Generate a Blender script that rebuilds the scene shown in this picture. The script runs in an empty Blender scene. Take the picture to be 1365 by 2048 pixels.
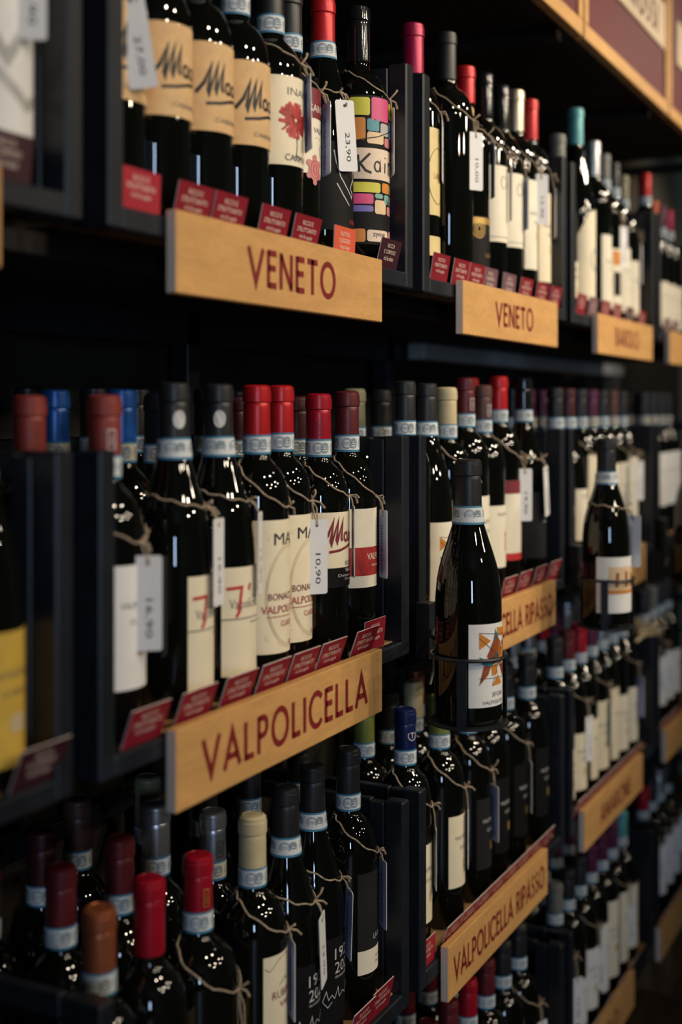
import bpy, bmesh, math, random
from mathutils import Vector, Matrix

# ------------------------------------------------------------------ camera, world, lights, exposure
SC = bpy.context.scene
COL = SC.collection
CAM_Z = 1.50
ALPHA = math.radians(27.339)          # angle between the lens axis and the run of the shelves (+X)
cam_d = bpy.data.cameras.new('camera')
cam = bpy.data.objects.new('camera', cam_d); COL.objects.link(cam)
cam.location = (0, 0, CAM_Z)
cam.rotation_euler = (math.pi / 2, 0, ALPHA - math.pi / 2)
cam_d.sensor_fit = 'AUTO'; cam_d.sensor_width = 36.0
cam_d.lens = 2500 / 2048 * 36.0
cam_d.shift_y = -(1024 - 818) / 2048
cam_d.clip_start = 0.02
cam_d.dof.use_dof = True
cam_d.dof.focus_distance = 1.60
cam_d.dof.aperture_fstop = 2.3
SC.camera = cam

SC.view_settings.view_transform = 'Standard'
SC.view_settings.look = 'None'
SC.view_settings.exposure = 0.06
SC.view_settings.gamma = 1.0
SC.view_settings.use_curve_mapping = False

world = bpy.data.worlds.new('world'); SC.world = world; world.use_nodes = True
world.node_tree.nodes['Background'].inputs[0].default_value = (0.5, 0.6, 0.8, 1)
world.node_tree.nodes['Background'].inputs[1].default_value = 0.01

LAMP_POWER = 98.0
LAMP_SPOTS = [  # x, y, z (ceiling spots over the aisle), aim x, aim z, power factor
    (0.70, -0.75, 2.95, 1.15, 1.68, 0.46), (1.55, -1.00, 2.95, 1.50, 1.65, 0.44), (2.40, -0.70, 2.95, 2.10, 1.80, 0.62),
    (3.20, -1.00, 2.95, 2.60, 1.85, 0.90), (4.00, -0.75, 2.95, 3.10, 1.90, 0.90),
    (0.30, -2.30, 2.95, 1.20, 1.60, 0.34), (1.40, -2.75, 2.95, 1.50, 1.45, 0.55), (2.50, -2.30, 2.95, 2.00, 1.60, 0.55),
    (3.60, -2.75, 2.95, 2.50, 1.75, 0.70), (0.90, -3.70, 2.95, 1.40, 1.50, 0.5), (2.80, -3.70, 2.95, 2.00, 1.60, 0.5),
    (4.60, -0.20, 2.95, 4.70, 2.15, 0.26)]  # this last spot is added to brighten the wall beyond the shelves
WINDOW_POWER = 88.0

# ------------------------------------------------------------------ materials
def new_mat(name):
    m = bpy.data.materials.new(name); m.use_nodes = True
    return m, m.node_tree, m.node_tree.nodes['Principled BSDF']

def mat(name, col, rough=0.5, metal=0.0, var=0.12, scale=40.0, bump=0.0, bscale=200.0, spec=0.5, stretch=None, coat=0.0):
    """plain procedural surface: base colour with a noise variation and an optional noise bump"""
    m, nt, b = new_mat(name)
    tc = nt.nodes.new('ShaderNodeTexCoord')
    mp = nt.nodes.new('ShaderNodeMapping')
    if stretch: mp.inputs['Scale'].default_value = stretch
    nt.links.new(tc.outputs['Object'], mp.inputs[0])
    nz = nt.nodes.new('ShaderNodeTexNoise'); nz.inputs['Scale'].default_value = scale; nz.inputs['Detail'].default_value = 4
    nt.links.new(mp.outputs[0], nz.inputs[0])
    rp = nt.nodes.new('ShaderNodeValToRGB')
    d = [max(0, c * (1 - var)) for c in col]; l = [min(1, c * (1 + var)) for c in col]
    rp.color_ramp.elements[0].position = 0.3; rp.color_ramp.elements[0].color = (*d, 1)
    rp.color_ramp.elements[1].position = 0.7; rp.color_ramp.elements[1].color = (*l, 1)
    nt.links.new(nz.outputs[0], rp.inputs[0]); nt.links.new(rp.outputs[0], b.inputs['Base Color'])
    b.inputs['Roughness'].default_value = rough; b.inputs['Metallic'].default_value = metal
    b.inputs['Specular IOR Level'].default_value = spec
    if coat: b.inputs['Coat Weight'].default_value = coat
    if bump:
        n2 = nt.nodes.new('ShaderNodeTexNoise'); n2.inputs['Scale'].default_value = bscale
        nt.links.new(mp.outputs[0], n2.inputs[0])
        bp = nt.nodes.new('ShaderNodeBump'); bp.inputs['Strength'].default_value = bump; bp.inputs['Distance'].default_value = 0.001
        nt.links.new(n2.outputs[0], bp.inputs['Height']); nt.links.new(bp.outputs[0], b.inputs['Normal'])
    return m

def srgb(r, g, b):
    f = lambda c: ((c / 255 + 0.055) / 1.055) ** 2.4 if c > 10 else c / 255 / 12.92
    return (f(r), f(g), f(b))

M = {}
M['glass'] = mat('dark_glass', (0.0035, 0.004, 0.003), rough=0.014, var=0.3, scale=6, spec=0.5)
M['metal'] = mat('black_steel', (0.009, 0.0115, 0.0175), rough=0.40, var=0.25, scale=30, bump=0.12, bscale=180)
M['rail_painted_light'] = mat('steel_rail_lit_in_colour', (0.55, 0.60, 0.64), rough=0.4, var=0.15)  # light on the shaded rail is put into this bright base colour
M['darkwood'] = mat('dark_stained_wood', (0.010, 0.0065, 0.005), rough=0.6, var=0.4, scale=14, stretch=(0.4, 6, 6))
M['wall'] = mat('shelf_back_wall', (0.020, 0.016, 0.010), rough=0.8, var=0.3, scale=5)
M['plaster'] = mat('plaster', (0.30, 0.26, 0.19), rough=0.9, var=0.08, scale=3, bump=0.1)
M['ceil'] = mat('ceiling_paint', (0.10, 0.09, 0.08), rough=0.9, var=0.1)
M['floorwood'] = mat('floor_oak', (0.14, 0.075, 0.032), rough=0.45, var=0.45, scale=9, stretch=(1, 7, 1))
M['ply'] = mat('birch_plywood', (0.62, 0.338, 0.118), rough=0.55, var=0.10, scale=16, stretch=(0.8, 1, 3.2), bump=0.06, bscale=120)
M['plyedge'] = mat('plywood_edge', (0.72, 0.60, 0.52), rough=0.7, var=0.22, scale=20, stretch=(0.5, 60, 0.5))
M['slat'] = mat('crate_floor_wood', (0.42, 0.235, 0.095), rough=0.6, var=0.25, scale=18, stretch=(1, 6, 1))
M['signred'] = mat('sign_red_paint', (0.205, 0.014, 0.014), rough=0.5, var=0.12)
M['twine'] = mat('jute_twine', (0.36, 0.275, 0.19), rough=0.9, var=0.4, scale=300, bump=0.5, bscale=900)
M['tag'] = mat('white_tag_card', (0.74, 0.74, 0.76), rough=0.6, var=0.03)
M['tagblue'] = mat('tag_daylight_blue', (0.40, 0.46, 0.72), rough=0.6, var=0.04)  # bluish daylight on the white tag backs, put into the colour
M['ink'] = mat('black_ink', (0.012, 0.011, 0.012), rough=0.6, var=0.2)
M['greyink'] = mat('grey_ink', (0.10, 0.10, 0.11), rough=0.6)
M['cream'] = mat('cream_label_paper', (0.79, 0.70, 0.51), rough=0.55, var=0.05)
M['ivory'] = mat('ivory_label_paper', (0.78, 0.72, 0.58), rough=0.55, var=0.05)
M['white'] = mat('white_label_paper', (0.78, 0.77, 0.75), rough=0.55, var=0.04)
M['yellowp'] = mat('yellow_label_paper', (0.62, 0.40, 0.06), rough=0.55, var=0.12)
M['palegold'] = mat('pale_gold_label_paper', (0.70, 0.56, 0.25), rough=0.5, var=0.1)
M['kraft'] = mat('kraft_label_paper', (0.66, 0.425, 0.205), rough=0.75, var=0.09, scale=90)
M['greyp'] = mat('grey_label_paper', (0.42, 0.42, 0.40), rough=0.6, var=0.25, scale=25)
M['blackp'] = mat('black_label_paper', (0.007, 0.007, 0.008), rough=0.6, var=0.2, spec=0.15)
M['charcoal'] = mat('charcoal_label_paper', (0.016, 0.016, 0.017), rough=0.7, var=0.1, spec=0.15)
M['bluep'] = mat('blue_label_paper', (0.010, 0.085, 0.30), rough=0.5, var=0.08)
M['redp'] = mat('red_label_print', (0.36, 0.020, 0.018), rough=0.55, var=0.3, scale=120)
M['scarlet'] = mat('scarlet_print', (0.50, 0.03, 0.03), rough=0.5)
M['maroonp'] = mat('maroon_print', (0.18, 0.012, 0.024), rough=0.55)
M['rose'] = mat('rose_print', (0.55, 0.20, 0.20), rough=0.55)
M['silverp'] = mat('silver_print', (0.55, 0.55, 0.56), rough=0.4)
M['goldp'] = mat('gold_print', (0.52, 0.33, 0.10), rough=0.35, metal=0.5)
M['orangep'] = mat('orange_print', (0.60, 0.22, 0.03), rough=0.5)
M['tanp'] = mat('tan_print', (0.56, 0.44, 0.28), rough=0.6)
M['tealp'] = mat('teal_print', (0.06, 0.25, 0.32), rough=0.5)
M['pinkp'] = mat('pink_print', (0.62, 0.06, 0.20), rough=0.5)
M['limep'] = mat('lime_print', (0.60, 0.56, 0.05), rough=0.5)
M['periw'] = mat('periwinkle_print', (0.16, 0.13, 0.42), rough=0.5)
M['paleblue'] = mat('pale_blue_print', (0.46, 0.54, 0.66), rough=0.5)
M['seagreen'] = mat('sea_green_print', (0.18, 0.38, 0.34), rough=0.5)
M['peach'] = mat('peach_print', (0.72, 0.52, 0.32), rough=0.5)
M['blush'] = mat('blush_print', (0.70, 0.56, 0.44), rough=0.5)
M['rust'] = mat('rust_print', (0.30, 0.07, 0.02), rough=0.5)
M['cardred'] = mat('card_red', (0.235, 0.009, 0.022), rough=0.45, var=0.06)
M['cardbright'] = mat('card_bright_red', (0.37, 0.012, 0.028), rough=0.45, var=0.06)
M['cardorange'] = mat('card_orange', (0.66, 0.105, 0.05), rough=0.45, var=0.05)
M['cardplum'] = mat('card_plum', (0.045, 0.010, 0.018), rough=0.45, var=0.08)
M['cardmauve'] = mat('card_mauve', (0.16, 0.08, 0.10), rough=0.45, var=0.08)
M['cardedge'] = mat('card_white_edge', (0.62, 0.56, 0.55), rough=0.6)
M['cardink'] = mat('card_white_ink', (0.74, 0.62, 0.54), rough=0.6)
M['bandwhite'] = mat('seal_paper', (0.60, 0.64, 0.66), rough=0.6, var=0.06, scale=200)
M['bandtan'] = mat('seal_paper_tan', (0.60, 0.52, 0.36), rough=0.6, var=0.06, scale=200)
M['bandblue'] = mat('seal_blue_edge', (0.045, 0.20, 0.34), rough=0.55)
M['bandink'] = mat('seal_ink', (0.20, 0.25, 0.30), rough=0.6)
M['panelred'] = mat('header_red_paint', (0.115, 0.009, 0.014), rough=0.6, var=0.1, scale=200)
M['headcream'] = mat('header_cream', (0.66, 0.52, 0.36), rough=0.6, var=0.05)
M['dried'] = mat('dried_straw', (0.50, 0.40, 0.24), rough=0.9, var=0.4, scale=120)
CAPS = {  # capsule colours: (rgb, roughness, metallic)
    'black': ((0.014, 0.014, 0.016), 0.42, 0.0), 'gloss black': ((0.008, 0.009, 0.010), 0.12, 0.0),
    'red': ((0.46, 0.012, 0.016), 0.34, 0.25), 'deep red': ((0.26, 0.008, 0.016), 0.38, 0.2),
    'crimson': ((0.34, 0.006, 0.020), 0.34, 0.2), 'maroon': ((0.105, 0.012, 0.016), 0.40, 0.15),
    'dark maroon': ((0.055, 0.007, 0.012), 0.42, 0.1), 'brick red': ((0.22, 0.030, 0.022), 0.5, 0.1),
    'blue': ((0.008, 0.085, 0.33), 0.34, 0.2), 'navy': ((0.006, 0.014, 0.075), 0.34, 0.2),
    'beige': ((0.52, 0.44, 0.26), 0.5, 0.0), 'olive': ((0.20, 0.19, 0.11), 0.5, 0.0),
    'silver': ((0.48, 0.49, 0.51), 0.33, 0.9), 'champagne gold': ((0.62, 0.50, 0.36), 0.35, 0.85),
    'copper': ((0.36, 0.105, 0.045), 0.38, 0.55), 'teal': ((0.10, 0.33, 0.36), 0.4, 0.2),
    'magenta': ((0.34, 0.012, 0.060), 0.32, 0.3), 'purple': ((0.085, 0.012, 0.045), 0.4, 0.15),
    'green': ((0.16, 0.19, 0.035), 0.45, 0.1), 'grey': ((0.14, 0.14, 0.13), 0.5, 0.1),
    'orange': ((0.42, 0.07, 0.02), 0.42, 0.2), 'brown': ((0.085, 0.035, 0.028), 0.45, 0.1)}
for k, (c, r, me) in CAPS.items():
    M['cap_' + k] = mat('capsule_' + k.replace(' ', '_'), c, rough=r, metal=me, var=0.08, scale=60, bump=0.05, bscale=300)

def ply_material_detail():
    """fine flame figure on the birch boards"""
    m = M['ply']; nt = m.node_tree; b = nt.nodes['Principled BSDF']
    tc = nt.nodes.new('ShaderNodeTexCoord'); mp = nt.nodes.new('ShaderNodeMapping'); mp.inputs['Scale'].default_value = (14, 30, 60)
    wv = nt.nodes.new('ShaderNodeTexNoise'); wv.inputs['Scale'].default_value = 3.0; wv.inputs['Detail'].default_value = 6; wv.inputs['Distortion'].default_value = 1.5
    nt.links.new(tc.outputs['Object'], mp.inputs[0]); nt.links.new(mp.outputs[0], wv.inputs[0])
    mx = nt.nodes.new('ShaderNodeMixRGB'); mx.blend_type = 'MULTIPLY'; mx.inputs[0].default_value = 0.22
    src = b.inputs['Base Color'].links[0].from_socket
    rp = nt.nodes.new('ShaderNodeValToRGB'); rp.color_ramp.elements[0].color = (0.62, 0.52, 0.42, 1); rp.color_ramp.elements[0].position = .35
    rp.color_ramp.elements[1].color = (1, 1, 1, 1); rp.color_ramp.elements[1].position = .6
    nt.links.new(wv.outputs[0], rp.inputs[0]); nt.links.new(src, mx.inputs[1]); nt.links.new(rp.outputs[0], mx.inputs[2])
    nt.links.new(mx.outputs[0], b.inputs['Base Color'])
ply_material_detail()

# ------------------------------------------------------------------ mesh helpers
class MB:
    def __init__(s): s.v = []; s.f = []; s.m = []
    def add(s, v, f, mi=0):
        o = len(s.v); s.v += [tuple(p) for p in v]; s.f += [tuple(i + o for i in q) for q in f]; s.m += [mi] * len(f); return s
    def box(s, x0, x1, y0, y1, z0, z1, mi=0):
        v = [(x0, y0, z0), (x1, y0, z0), (x1, y1, z0), (x0, y1, z0), (x0, y0, z1), (x1, y0, z1), (x1, y1, z1), (x0, y1, z1)]
        return s.add(v, [(0, 3, 2, 1), (4, 5, 6, 7), (0, 1, 5, 4), (1, 2, 6, 5), (2, 3, 7, 6), (3, 0, 4, 7)], mi)
    def lathe(s, prof, seg=32, mi=0, closed_bottom=False, closed_top=False):
        v = []; f = []
        for r, z in prof:
            for k in range(seg):
                a = 2 * math.pi * k / seg; v.append((r * math.cos(a), r * math.sin(a), z))
        for i in range(len(prof) - 1):
            for k in range(seg):
                k2 = (k + 1) % seg; f.append((i * seg + k, i * seg + k2, (i + 1) * seg + k2, (i + 1) * seg + k))
        if closed_bottom: f.append(tuple(range(seg - 1, -1, -1)))
        if closed_top: f.append(tuple((len(prof) - 1) * seg + k for k in range(seg)))
        return s.add(v, f, mi)
    def tube(s, pts, r, seg=7, mi=0):
        pts = [Vector(p) for p in pts]; n = len(pts); v = []; f = []
        up = Vector((0, 0, 1)); prev = None
        for i, p in enumerate(pts):
            t = (pts[min(i + 1, n - 1)] - pts[max(i - 1, 0)]); t = t.normalized() if t.length > 1e-9 else Vector((0, 0, 1))
            if prev is None:
                a = t.cross(up); a = a.normalized() if a.length > 1e-3 else t.cross(Vector((1, 0, 0))).normalized()
            else:
                a = (prev - t * prev.dot(t)); a = a.normalized() if a.length > 1e-6 else t.cross(up).normalized()
            prev = a; b = t.cross(a); rr = r[i] if isinstance(r, (list, tuple)) else r
            for k in range(seg):
                th = 2 * math.pi * k / seg; v.append(p + a * (rr * math.cos(th)) + b * (rr * math.sin(th)))
        for i in range(n - 1):
            for k in range(seg):
                k2 = (k + 1) % seg; f.append((i * seg + k, i * seg + k2, (i + 1) * seg + k2, (i + 1) * seg + k))
        f.append(tuple(range(seg - 1, -1, -1))); f.append(tuple((n - 1) * seg + k for k in range(seg)))
        return s.add(v, f, mi)
    def mesh(s, name, mats, smooth=False, bevel=0.0):
        me = bpy.data.meshes.new(name); me.from_pydata(s.v, [], s.f)
        for m in mats: me.materials.append(m)
        if len(mats) > 1: me.polygons.foreach_set('material_index', s.m)
        if bevel:
            bm = bmesh.new(); bm.from_mesh(me)
            bmesh.ops.bevel(bm, geom=bm.edges[:], offset=bevel, segments=1, affect='EDGES', clamp_overlap=True)
            bm.to_mesh(me); bm.free()
        if smooth:
            me.polygons.foreach_set('use_smooth', [True] * len(me.polygons))
            try: me.set_sharp_from_angle(angle=math.radians(smooth if smooth is not True else 40))
            except Exception: pass
        me.update(); return me

def link(name, data, parent=None, loc=None, rot=None):
    o = bpy.data.objects.new(name, data); COL.objects.link(o)
    if parent: o.parent = parent
    if loc is not None: o.location = loc
    if rot is not None: o.rotation_euler = rot
    return o
def tag(o, label, cat, group=None, kind=None):
    if label: o['label'] = label
    if cat: o['category'] = cat
    if group: o['group'] = group
    if kind: o['kind'] = kind
    return o
def thing(name, label, cat, loc, rz=0.0, group=None):
    o = link(name, None, None, loc, (0, 0, rz)); o.empty_display_size = 0.02
    return tag(o, label, cat, group)
def struct(name, mb, mats, bevel=0.0, label=None):
    o = link(name, mb.mesh(name, mats, bevel=bevel)); o['kind'] = 'structure'
    if label: o['label'] = label
    return o

# ------------------------------------------------------------------ lettering
# text in the built-in font, turned into flat meshes once
TEXTS = ['RICCO E', 'STRUTTURATO', 'rich & supple', 'FRUTTATO', 'E LEGGERO', 'fruity & light', 'RICCO', 'E CORPOSO', 'rich & robust',
         'SIGNORVINO', '10,90', '23,90', '27,00', '16,90', '15,90', '10,00', '19,90', '13,90', 'DOC', 'CABERNET', 'INAMA', 'CARMINIUM', 'SANTA', 'VALPO',
         'VALPOLICELLA', 'MASI', 'BONACOSTA', 'CLASSICO', 'BORGOLETTO', '1920', '2020', 'LA BASTIA', 'RUBINELLI', 'VAJOL', 'valpolicella',
         'SFOIA', 'zyme', '2021', 'Denominazione', 'T', 'Valpolicella', 'CANTINA', 'LANDRA', '100 ANNIVERSARIO', 'V']
TM = {}
def build_texts():
    obs = []
    for t in TEXTS:
        cu = bpy.data.curves.new('t', 'FONT'); cu.body = t; cu.size = 1.0; cu.resolution_u = 2
        o = bpy.data.objects.new('t', cu); COL.objects.link(o); obs.append((t, o, cu))
    dg = bpy.context.evaluated_depsgraph_get()
    for t, o, cu in obs:
        e = o.evaluated_get(dg); me = e.to_mesh()
        vs = [(v.co.x, v.co.y) for v in me.vertices]; fs = [tuple(p.vertices) for p in me.polygons]
        e.to_mesh_clear()
        x0 = min(p[0] for p in vs); x1 = max(p[0] for p in vs); y0 = min(p[1] for p in vs); y1 = max(p[1] for p in vs)
        TM[t] = ([(a - x0, b - y0) for a, b in vs], fs, x1 - x0, y1 - y0)
    for t, o, cu in obs:
        bpy.data.objects.remove(o); bpy.data.curves.remove(cu)
build_texts()

def fit_text(t, width, height):
    """text mesh scaled into a width x height box centred on the origin"""
    vs, fs, w, h = TM[t]
    return [((x / w - .5) * width, (y / h - .5) * height) for x, y in vs], fs
def split_x(vs, fs, step):
    bm = bmesh.new(); bv = [bm.verts.new((x, y, 0)) for x, y in vs]
    for f in fs:
        try: bm.faces.new([bv[i] for i in f])
        except ValueError: pass
    xs = [x for x, y in vs]; x = math.ceil(min(xs) / step) * step
    while x < max(xs):
        bmesh.ops.bisect_plane(bm, geom=bm.verts[:] + bm.edges[:] + bm.faces[:], plane_co=(x, 0, 0), plane_no=(1, 0, 0), dist=1e-6); x += step
    bm.verts.index_update()
    r = [(v.co.x, v.co.y) for v in bm.verts], [tuple(v.index for v in f.verts) for f in bm.faces]
    bm.free(); return r

def arc(cx, cy, rx, ry, a0, a1, n=18):
    return [(cx + rx * math.cos(math.radians(a0 + (a1 - a0) * i / n)), cy + ry * math.sin(math.radians(a0 + (a1 - a0) * i / n))) for i in range(n + 1)]
def ribbon(pts, w, closed=False):
    """flat stroke of width w along a polyline; returns verts, faces"""
    n = len(pts); L = []; R = []
    for i in range(n):
        p = Vector(pts[i])
        a = Vector(pts[i - 1]) if (i > 0 or closed) else None
        b = Vector(pts[(i + 1) % n]) if (i < n - 1 or closed) else None
        d1 = (p - a).normalized() if a is not None else None
        d2 = (b - p).normalized() if b is not None else None
        if d1 is None: d1 = d2
        if d2 is None: d2 = d1
        n1 = Vector((-d1.y, d1.x)); n2 = Vector((-d2.y, d2.x)); m = n1 + n2
        m = m.normalized() if m.length > 1e-4 else n1
        k = min(1 / max(m.dot(n1), 0.3), 3.0); ww = w[i] if isinstance(w, (list, tuple)) else w
        L.append(p + m * (ww / 2 * k)); R.append(p - m * (ww / 2 * k))
    v = [tuple(q) for q in L + R]; f = []
    for i in range(n if closed else n - 1):
        j = (i + 1) % n; f.append((n + i, n + j, j, i))
    return v, f
# geometric capitals (unit cap height): width, list of strokes
def G(w, *st): return (w, st)
SW = 0.168
GL = {
 'V': G(.80, [(.03, 1), (.40, .07), (.77, 1)]), 'A': G(.80, [(.03, 0), (.40, .93), (.77, 0)], [(.19, .30), (.61, .30)]),
 'E': G(.50, [(.07, 0), (.07, 1)], [(.07, .935), (.5, .935)], [(.07, .53), (.46, .53)], [(.07, .065), (.5, .065)]),
 'N': G(.70, [(.065, 0), (.065, 1)], [(.08, .93), (.62, .07)], [(.635, 0), (.635, 1)]),
 'T': G(.60, [(0, .935), (.6, .935)], [(.30, 0), (.30, 1)]),
 'O': G(.93, arc(.465, .5, .40, .47, 0, 360, 32)[:-1]), 'L': G(.48, [(.07, 0), (.07, 1)], [(.07, .065), (.48, .065)]),
 'P': G(.56, [(.07, 0), (.07, 1)], [(.07, .935), (.28, .935)] + arc(.28, .70, .21, .235, 88, -88, 12) + [(.07, .465)]),
 'I': G(.14, [(.07, 0), (.07, 1)]), 'C': G(.78, arc(.465, .5, .40, .47, 42, 318, 26)),
 'R': G(.60, [(.07, 0), (.07, 1)], [(.07, .935), (.28, .935)] + arc(.28, .70, .20, .235, 88, -88, 12) + [(.07, .465)], [(.27, .47), (.54, 0)]),
 'S': G(.55, arc(.28, .73, .20, .205, 40, 270, 16) + arc(.28, .27, .21, .205, 90, -140, 16)[1:]),
 'B': G(.58, [(.07, 0), (.07, 1)], [(.07, .935), (.28, .935)] + arc(.28, .735, .18, .20, 88, -88, 10) + [(.07, .53)], [(.28, .53)] + arc(.28, .30, .22, .235, 88, -88, 10) + [(.07, .065)]),
 'M': G(.92, [(.065, 0), (.09, 1)], [(.09, .97), (.46, .15), (.83, .97)], [(.83, 1), (.855, 0)]),
 ' ': G(.30)}
def sign_text(text, cap, gap=0.18, maxw=None):
    """stroke capitals centred on the origin; returns verts, faces"""
    V = []; F = []; x = 0
    for ch in text:
        w, st = GL[ch]
        for s in st:
            v, f = ribbon(s, SW, closed=(ch == 'O')); o = len(V)
            V += [(x + a, b) for a, b in v]; F += [tuple(i + o for i in q) for q in f]
        x += w + gap
    x -= gap
    k = min(1.0, maxw / (x * cap)) if maxw else 1.0
    return [((a - x / 2) * cap * k, (b - .5) * cap) for a, b in V], F
def script_mac():
    """hand-written M a c u l a n, roughly unit height"""
    m = [(0, .10), (.30, .42), (.55, .95), (.42, .20), (.46, .10), (.80, .98), (.70, .25), (.74, .16), (1.06, .95), (.97, .30), (1.02, .18)]
    a = arc(1.27, .33, .12, .16, 30, 330, 12) + [(1.40, .50), (1.37, .22), (1.45, .18)]
    c = arc(1.62, .32, .11, .15, 50, 310, 10)
    u = [(1.80, .48), (1.80, .26), (1.88, .18), (1.98, .28), (2.0, .48), (2.0, .2)]
    l = [(2.12, .2), (2.2, .95), (2.16, .25), (2.24, .18)]
    a2 = [(p[0] + 1.08, p[1]) for p in a]
    n = [(2.66, .2), (2.68, .46), (2.78, .46), (2.82, .2)]
    und = [(.35, -.22), (.9, -.16), (1.5, -.02), (2.2, .06), (2.9, .08)]
    V = []; F = []
    for s, w in ((m, .125), (a, .10), (c, .095), (u, .09), (l, .09), (a2, .09), (n, .09), (und, .10)):
        v, f = ribbon(s, w); o = len(V); V += v; F += [tuple(i + o for i in q) for q in f]
    return V, F

# ------------------------------------------------------------------ the room
Z = CAM_Z
XA, XB, YA, YB, ZC = -3.2, 5.2, -4.2, 1.14, 3.15
struct('floor', MB().box(XA, XB, YA, YB + .1, -.05, 0), [M['floorwood']], label='brown oak floor')
struct('ceiling', MB().box(XA, XB, YA, YB + .1, ZC, ZC + .05), [M['ceil']])
struct('wall_back', MB().box(XA, 3.62, YB, YB + .1, 0, ZC), [M['wall']], label='dark wall behind the wine shelves')
struct('wall_corner', MB().box(3.62, XB, YB, YB + .1, 0, ZC), [M['plaster']], label='grey-beige wall beyond the end of the shelves')
struct('added_dark_sheet', MB().box(3.62, XB, YB - .02, YB, 0, 2.05), [M['wall']], label='added dark sheet keeping the low wall beyond the shelves black')  # dark sheet added to keep the bright plaster black low down
struct('wall_right', MB().box(XB, XB + .1, YA, YB + .1, 0, ZC), [M['plaster']], label='grey-beige end wall beyond the shelves')
struct('wall_front', MB().box(XA, XB, YA - .1, YA, 0, ZC), [M['ceil']])
wl = MB()
WY0, WY1, WZ0, WZ1 = -2.95, -2.42, 1.00, 2.30
wl.box(XA - .1, XA, YA, WY0, 0, ZC); wl.box(XA - .1, XA, WY1, YB + .1, 0, ZC)
wl.box(XA - .1, XA, WY0, WY1, 0, WZ0); wl.box(XA - .1, XA, WY0, WY1, WZ1, ZC)
struct('wall_left', wl, [M['ceil']])
wf = MB()
for a in (WY0, (WY0 + WY1) / 2 - .02, WY1 - .04): wf.box(XA - .06, XA - .01, a, a + .04, WZ0, WZ1)
for a in (WZ0, WZ1 - .04): wf.box(XA - .06, XA - .01, WY0, WY1, a, a + .04)
struct('window_1', wf, [M['metal']])
ld = bpy.data.lights.new('daylight', 'AREA'); ld.shape = 'RECTANGLE'; ld.size = WY1 - WY0; ld.size_y = WZ1 - WZ0
ld.energy = WINDOW_POWER; ld.color = (0.52, 0.72, 1.0)
lo = link('daylight', ld, None, (XA - .08, (WY0 + WY1) / 2, (WZ0 + WZ1) / 2), (math.radians(90), 0, math.radians(-90)))

def ceiling_spot(x, y, z, ax, az, f, i):
    """a track spotlight with its own light"""
    root = thing('ceiling_spotlight', 'black ceiling spotlight over the aisle for the shelves, or added to brighten the wall beyond', 'spotlight', (x, y, z), 0, 'ceiling spotlights over the aisle')
    root['group'] = 'ceiling spotlights over the aisle'
    d = Vector((ax - x, .70 - y, az - z)).normalized(); q = d.to_track_quat('-Z', 'Y').to_euler()
    link('stem', MB().lathe([(.008, .09), (.008, ZC - z)], 10, closed_top=True, closed_bottom=True).mesh('stem', [M['metal']], True), root)
    h = link('housing', MB().lathe([(.078, -.03), (.082, -.03), (.082, .07), (.04, .115), (.001, .115)], 24).mesh('housing', [M['metal']], True), root, (0, 0, 0), q)
    L = bpy.data.lights.new('spot', 'SPOT'); L.energy = LAMP_POWER * f; L.color = (1.0, .85, .65); L.shadow_soft_size = .055
    L.spot_size = math.radians(52); L.spot_blend = 1.0
    link('lamp_light', L, root, tuple(d * .11), q)
for i, sp in enumerate(LAMP_SPOTS): ceiling_spot(*sp, i)

# ------------------------------------------------------------------ shelving rack, crates, boards
PITCH = .69
ROWS = {1: dict(fl=.181, top=.4605, bot=.160, sgn=.186), 2: dict(fl=-.307, top=-.036, bot=-.326, sgn=-.299),
        3: dict(fl=-.772, top=-.520, bot=-.795, sgn=-.754), 4: dict(fl=-1.232, top=-.972, bot=-1.256, sgn=-1.200)}
CF = .684; CB = 1.05; CT = .022
def crate_x(row, c):
    a, b = ((.880, 1.535) if row == 1 else (.868, 1.523)); return a + PITCH * (c - 1), b + PITCH * (c - 1)

rack = thing('shelving_rack', 'black steel shelving rack carrying the rows of wine crates', 'shelving', (1.5, 1.06, 0))
for k in range(-2, 4):
    link('post', MB().box(-.016, .016, -.016, .016, 0, 2.17).mesh('post', [M['metal']], bevel=.002), rack, (.045 + PITCH * k, 0, 0))
for r, d in ROWS.items():
    link('shelf_board', MB().box(-1.6, 2.12, -.30, .07, Z + d['bot'] - .022, Z + d['bot']).mesh('shelf_board', [M['darkwood']], bevel=.002), rack)
    link('rear_rail', MB().box(-1.6, 2.35, -.016, .0, Z + d['bot'] - .065, Z + d['bot'] - .022).mesh('rear_rail', [M['metal']]), rack)
link('rear_rail', MB().box(.80, 2.35, -.06, -.02, Z + .100, Z + .1335).mesh('rear_rail', [M['rail_painted_light']], bevel=.004), rack)['label'] = 'steel rail with its light put into a pale colour'

struct('trim_2', MB().box(4.06, 4.13, YB - .05, YB - .02, 0, 2.05), [M['plaster']], label='pale upright trim on the wall beyond the shelves')
pl = link('plinth', MB().box(-.25, .25, -.16, .16, 0, .236).mesh('plinth', [M['floorwood']], bevel=.004), None, (3.47, .88, 0)); tag(pl, 'brown wooden plinth under the lowest crate at the right edge', 'plinth')
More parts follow.
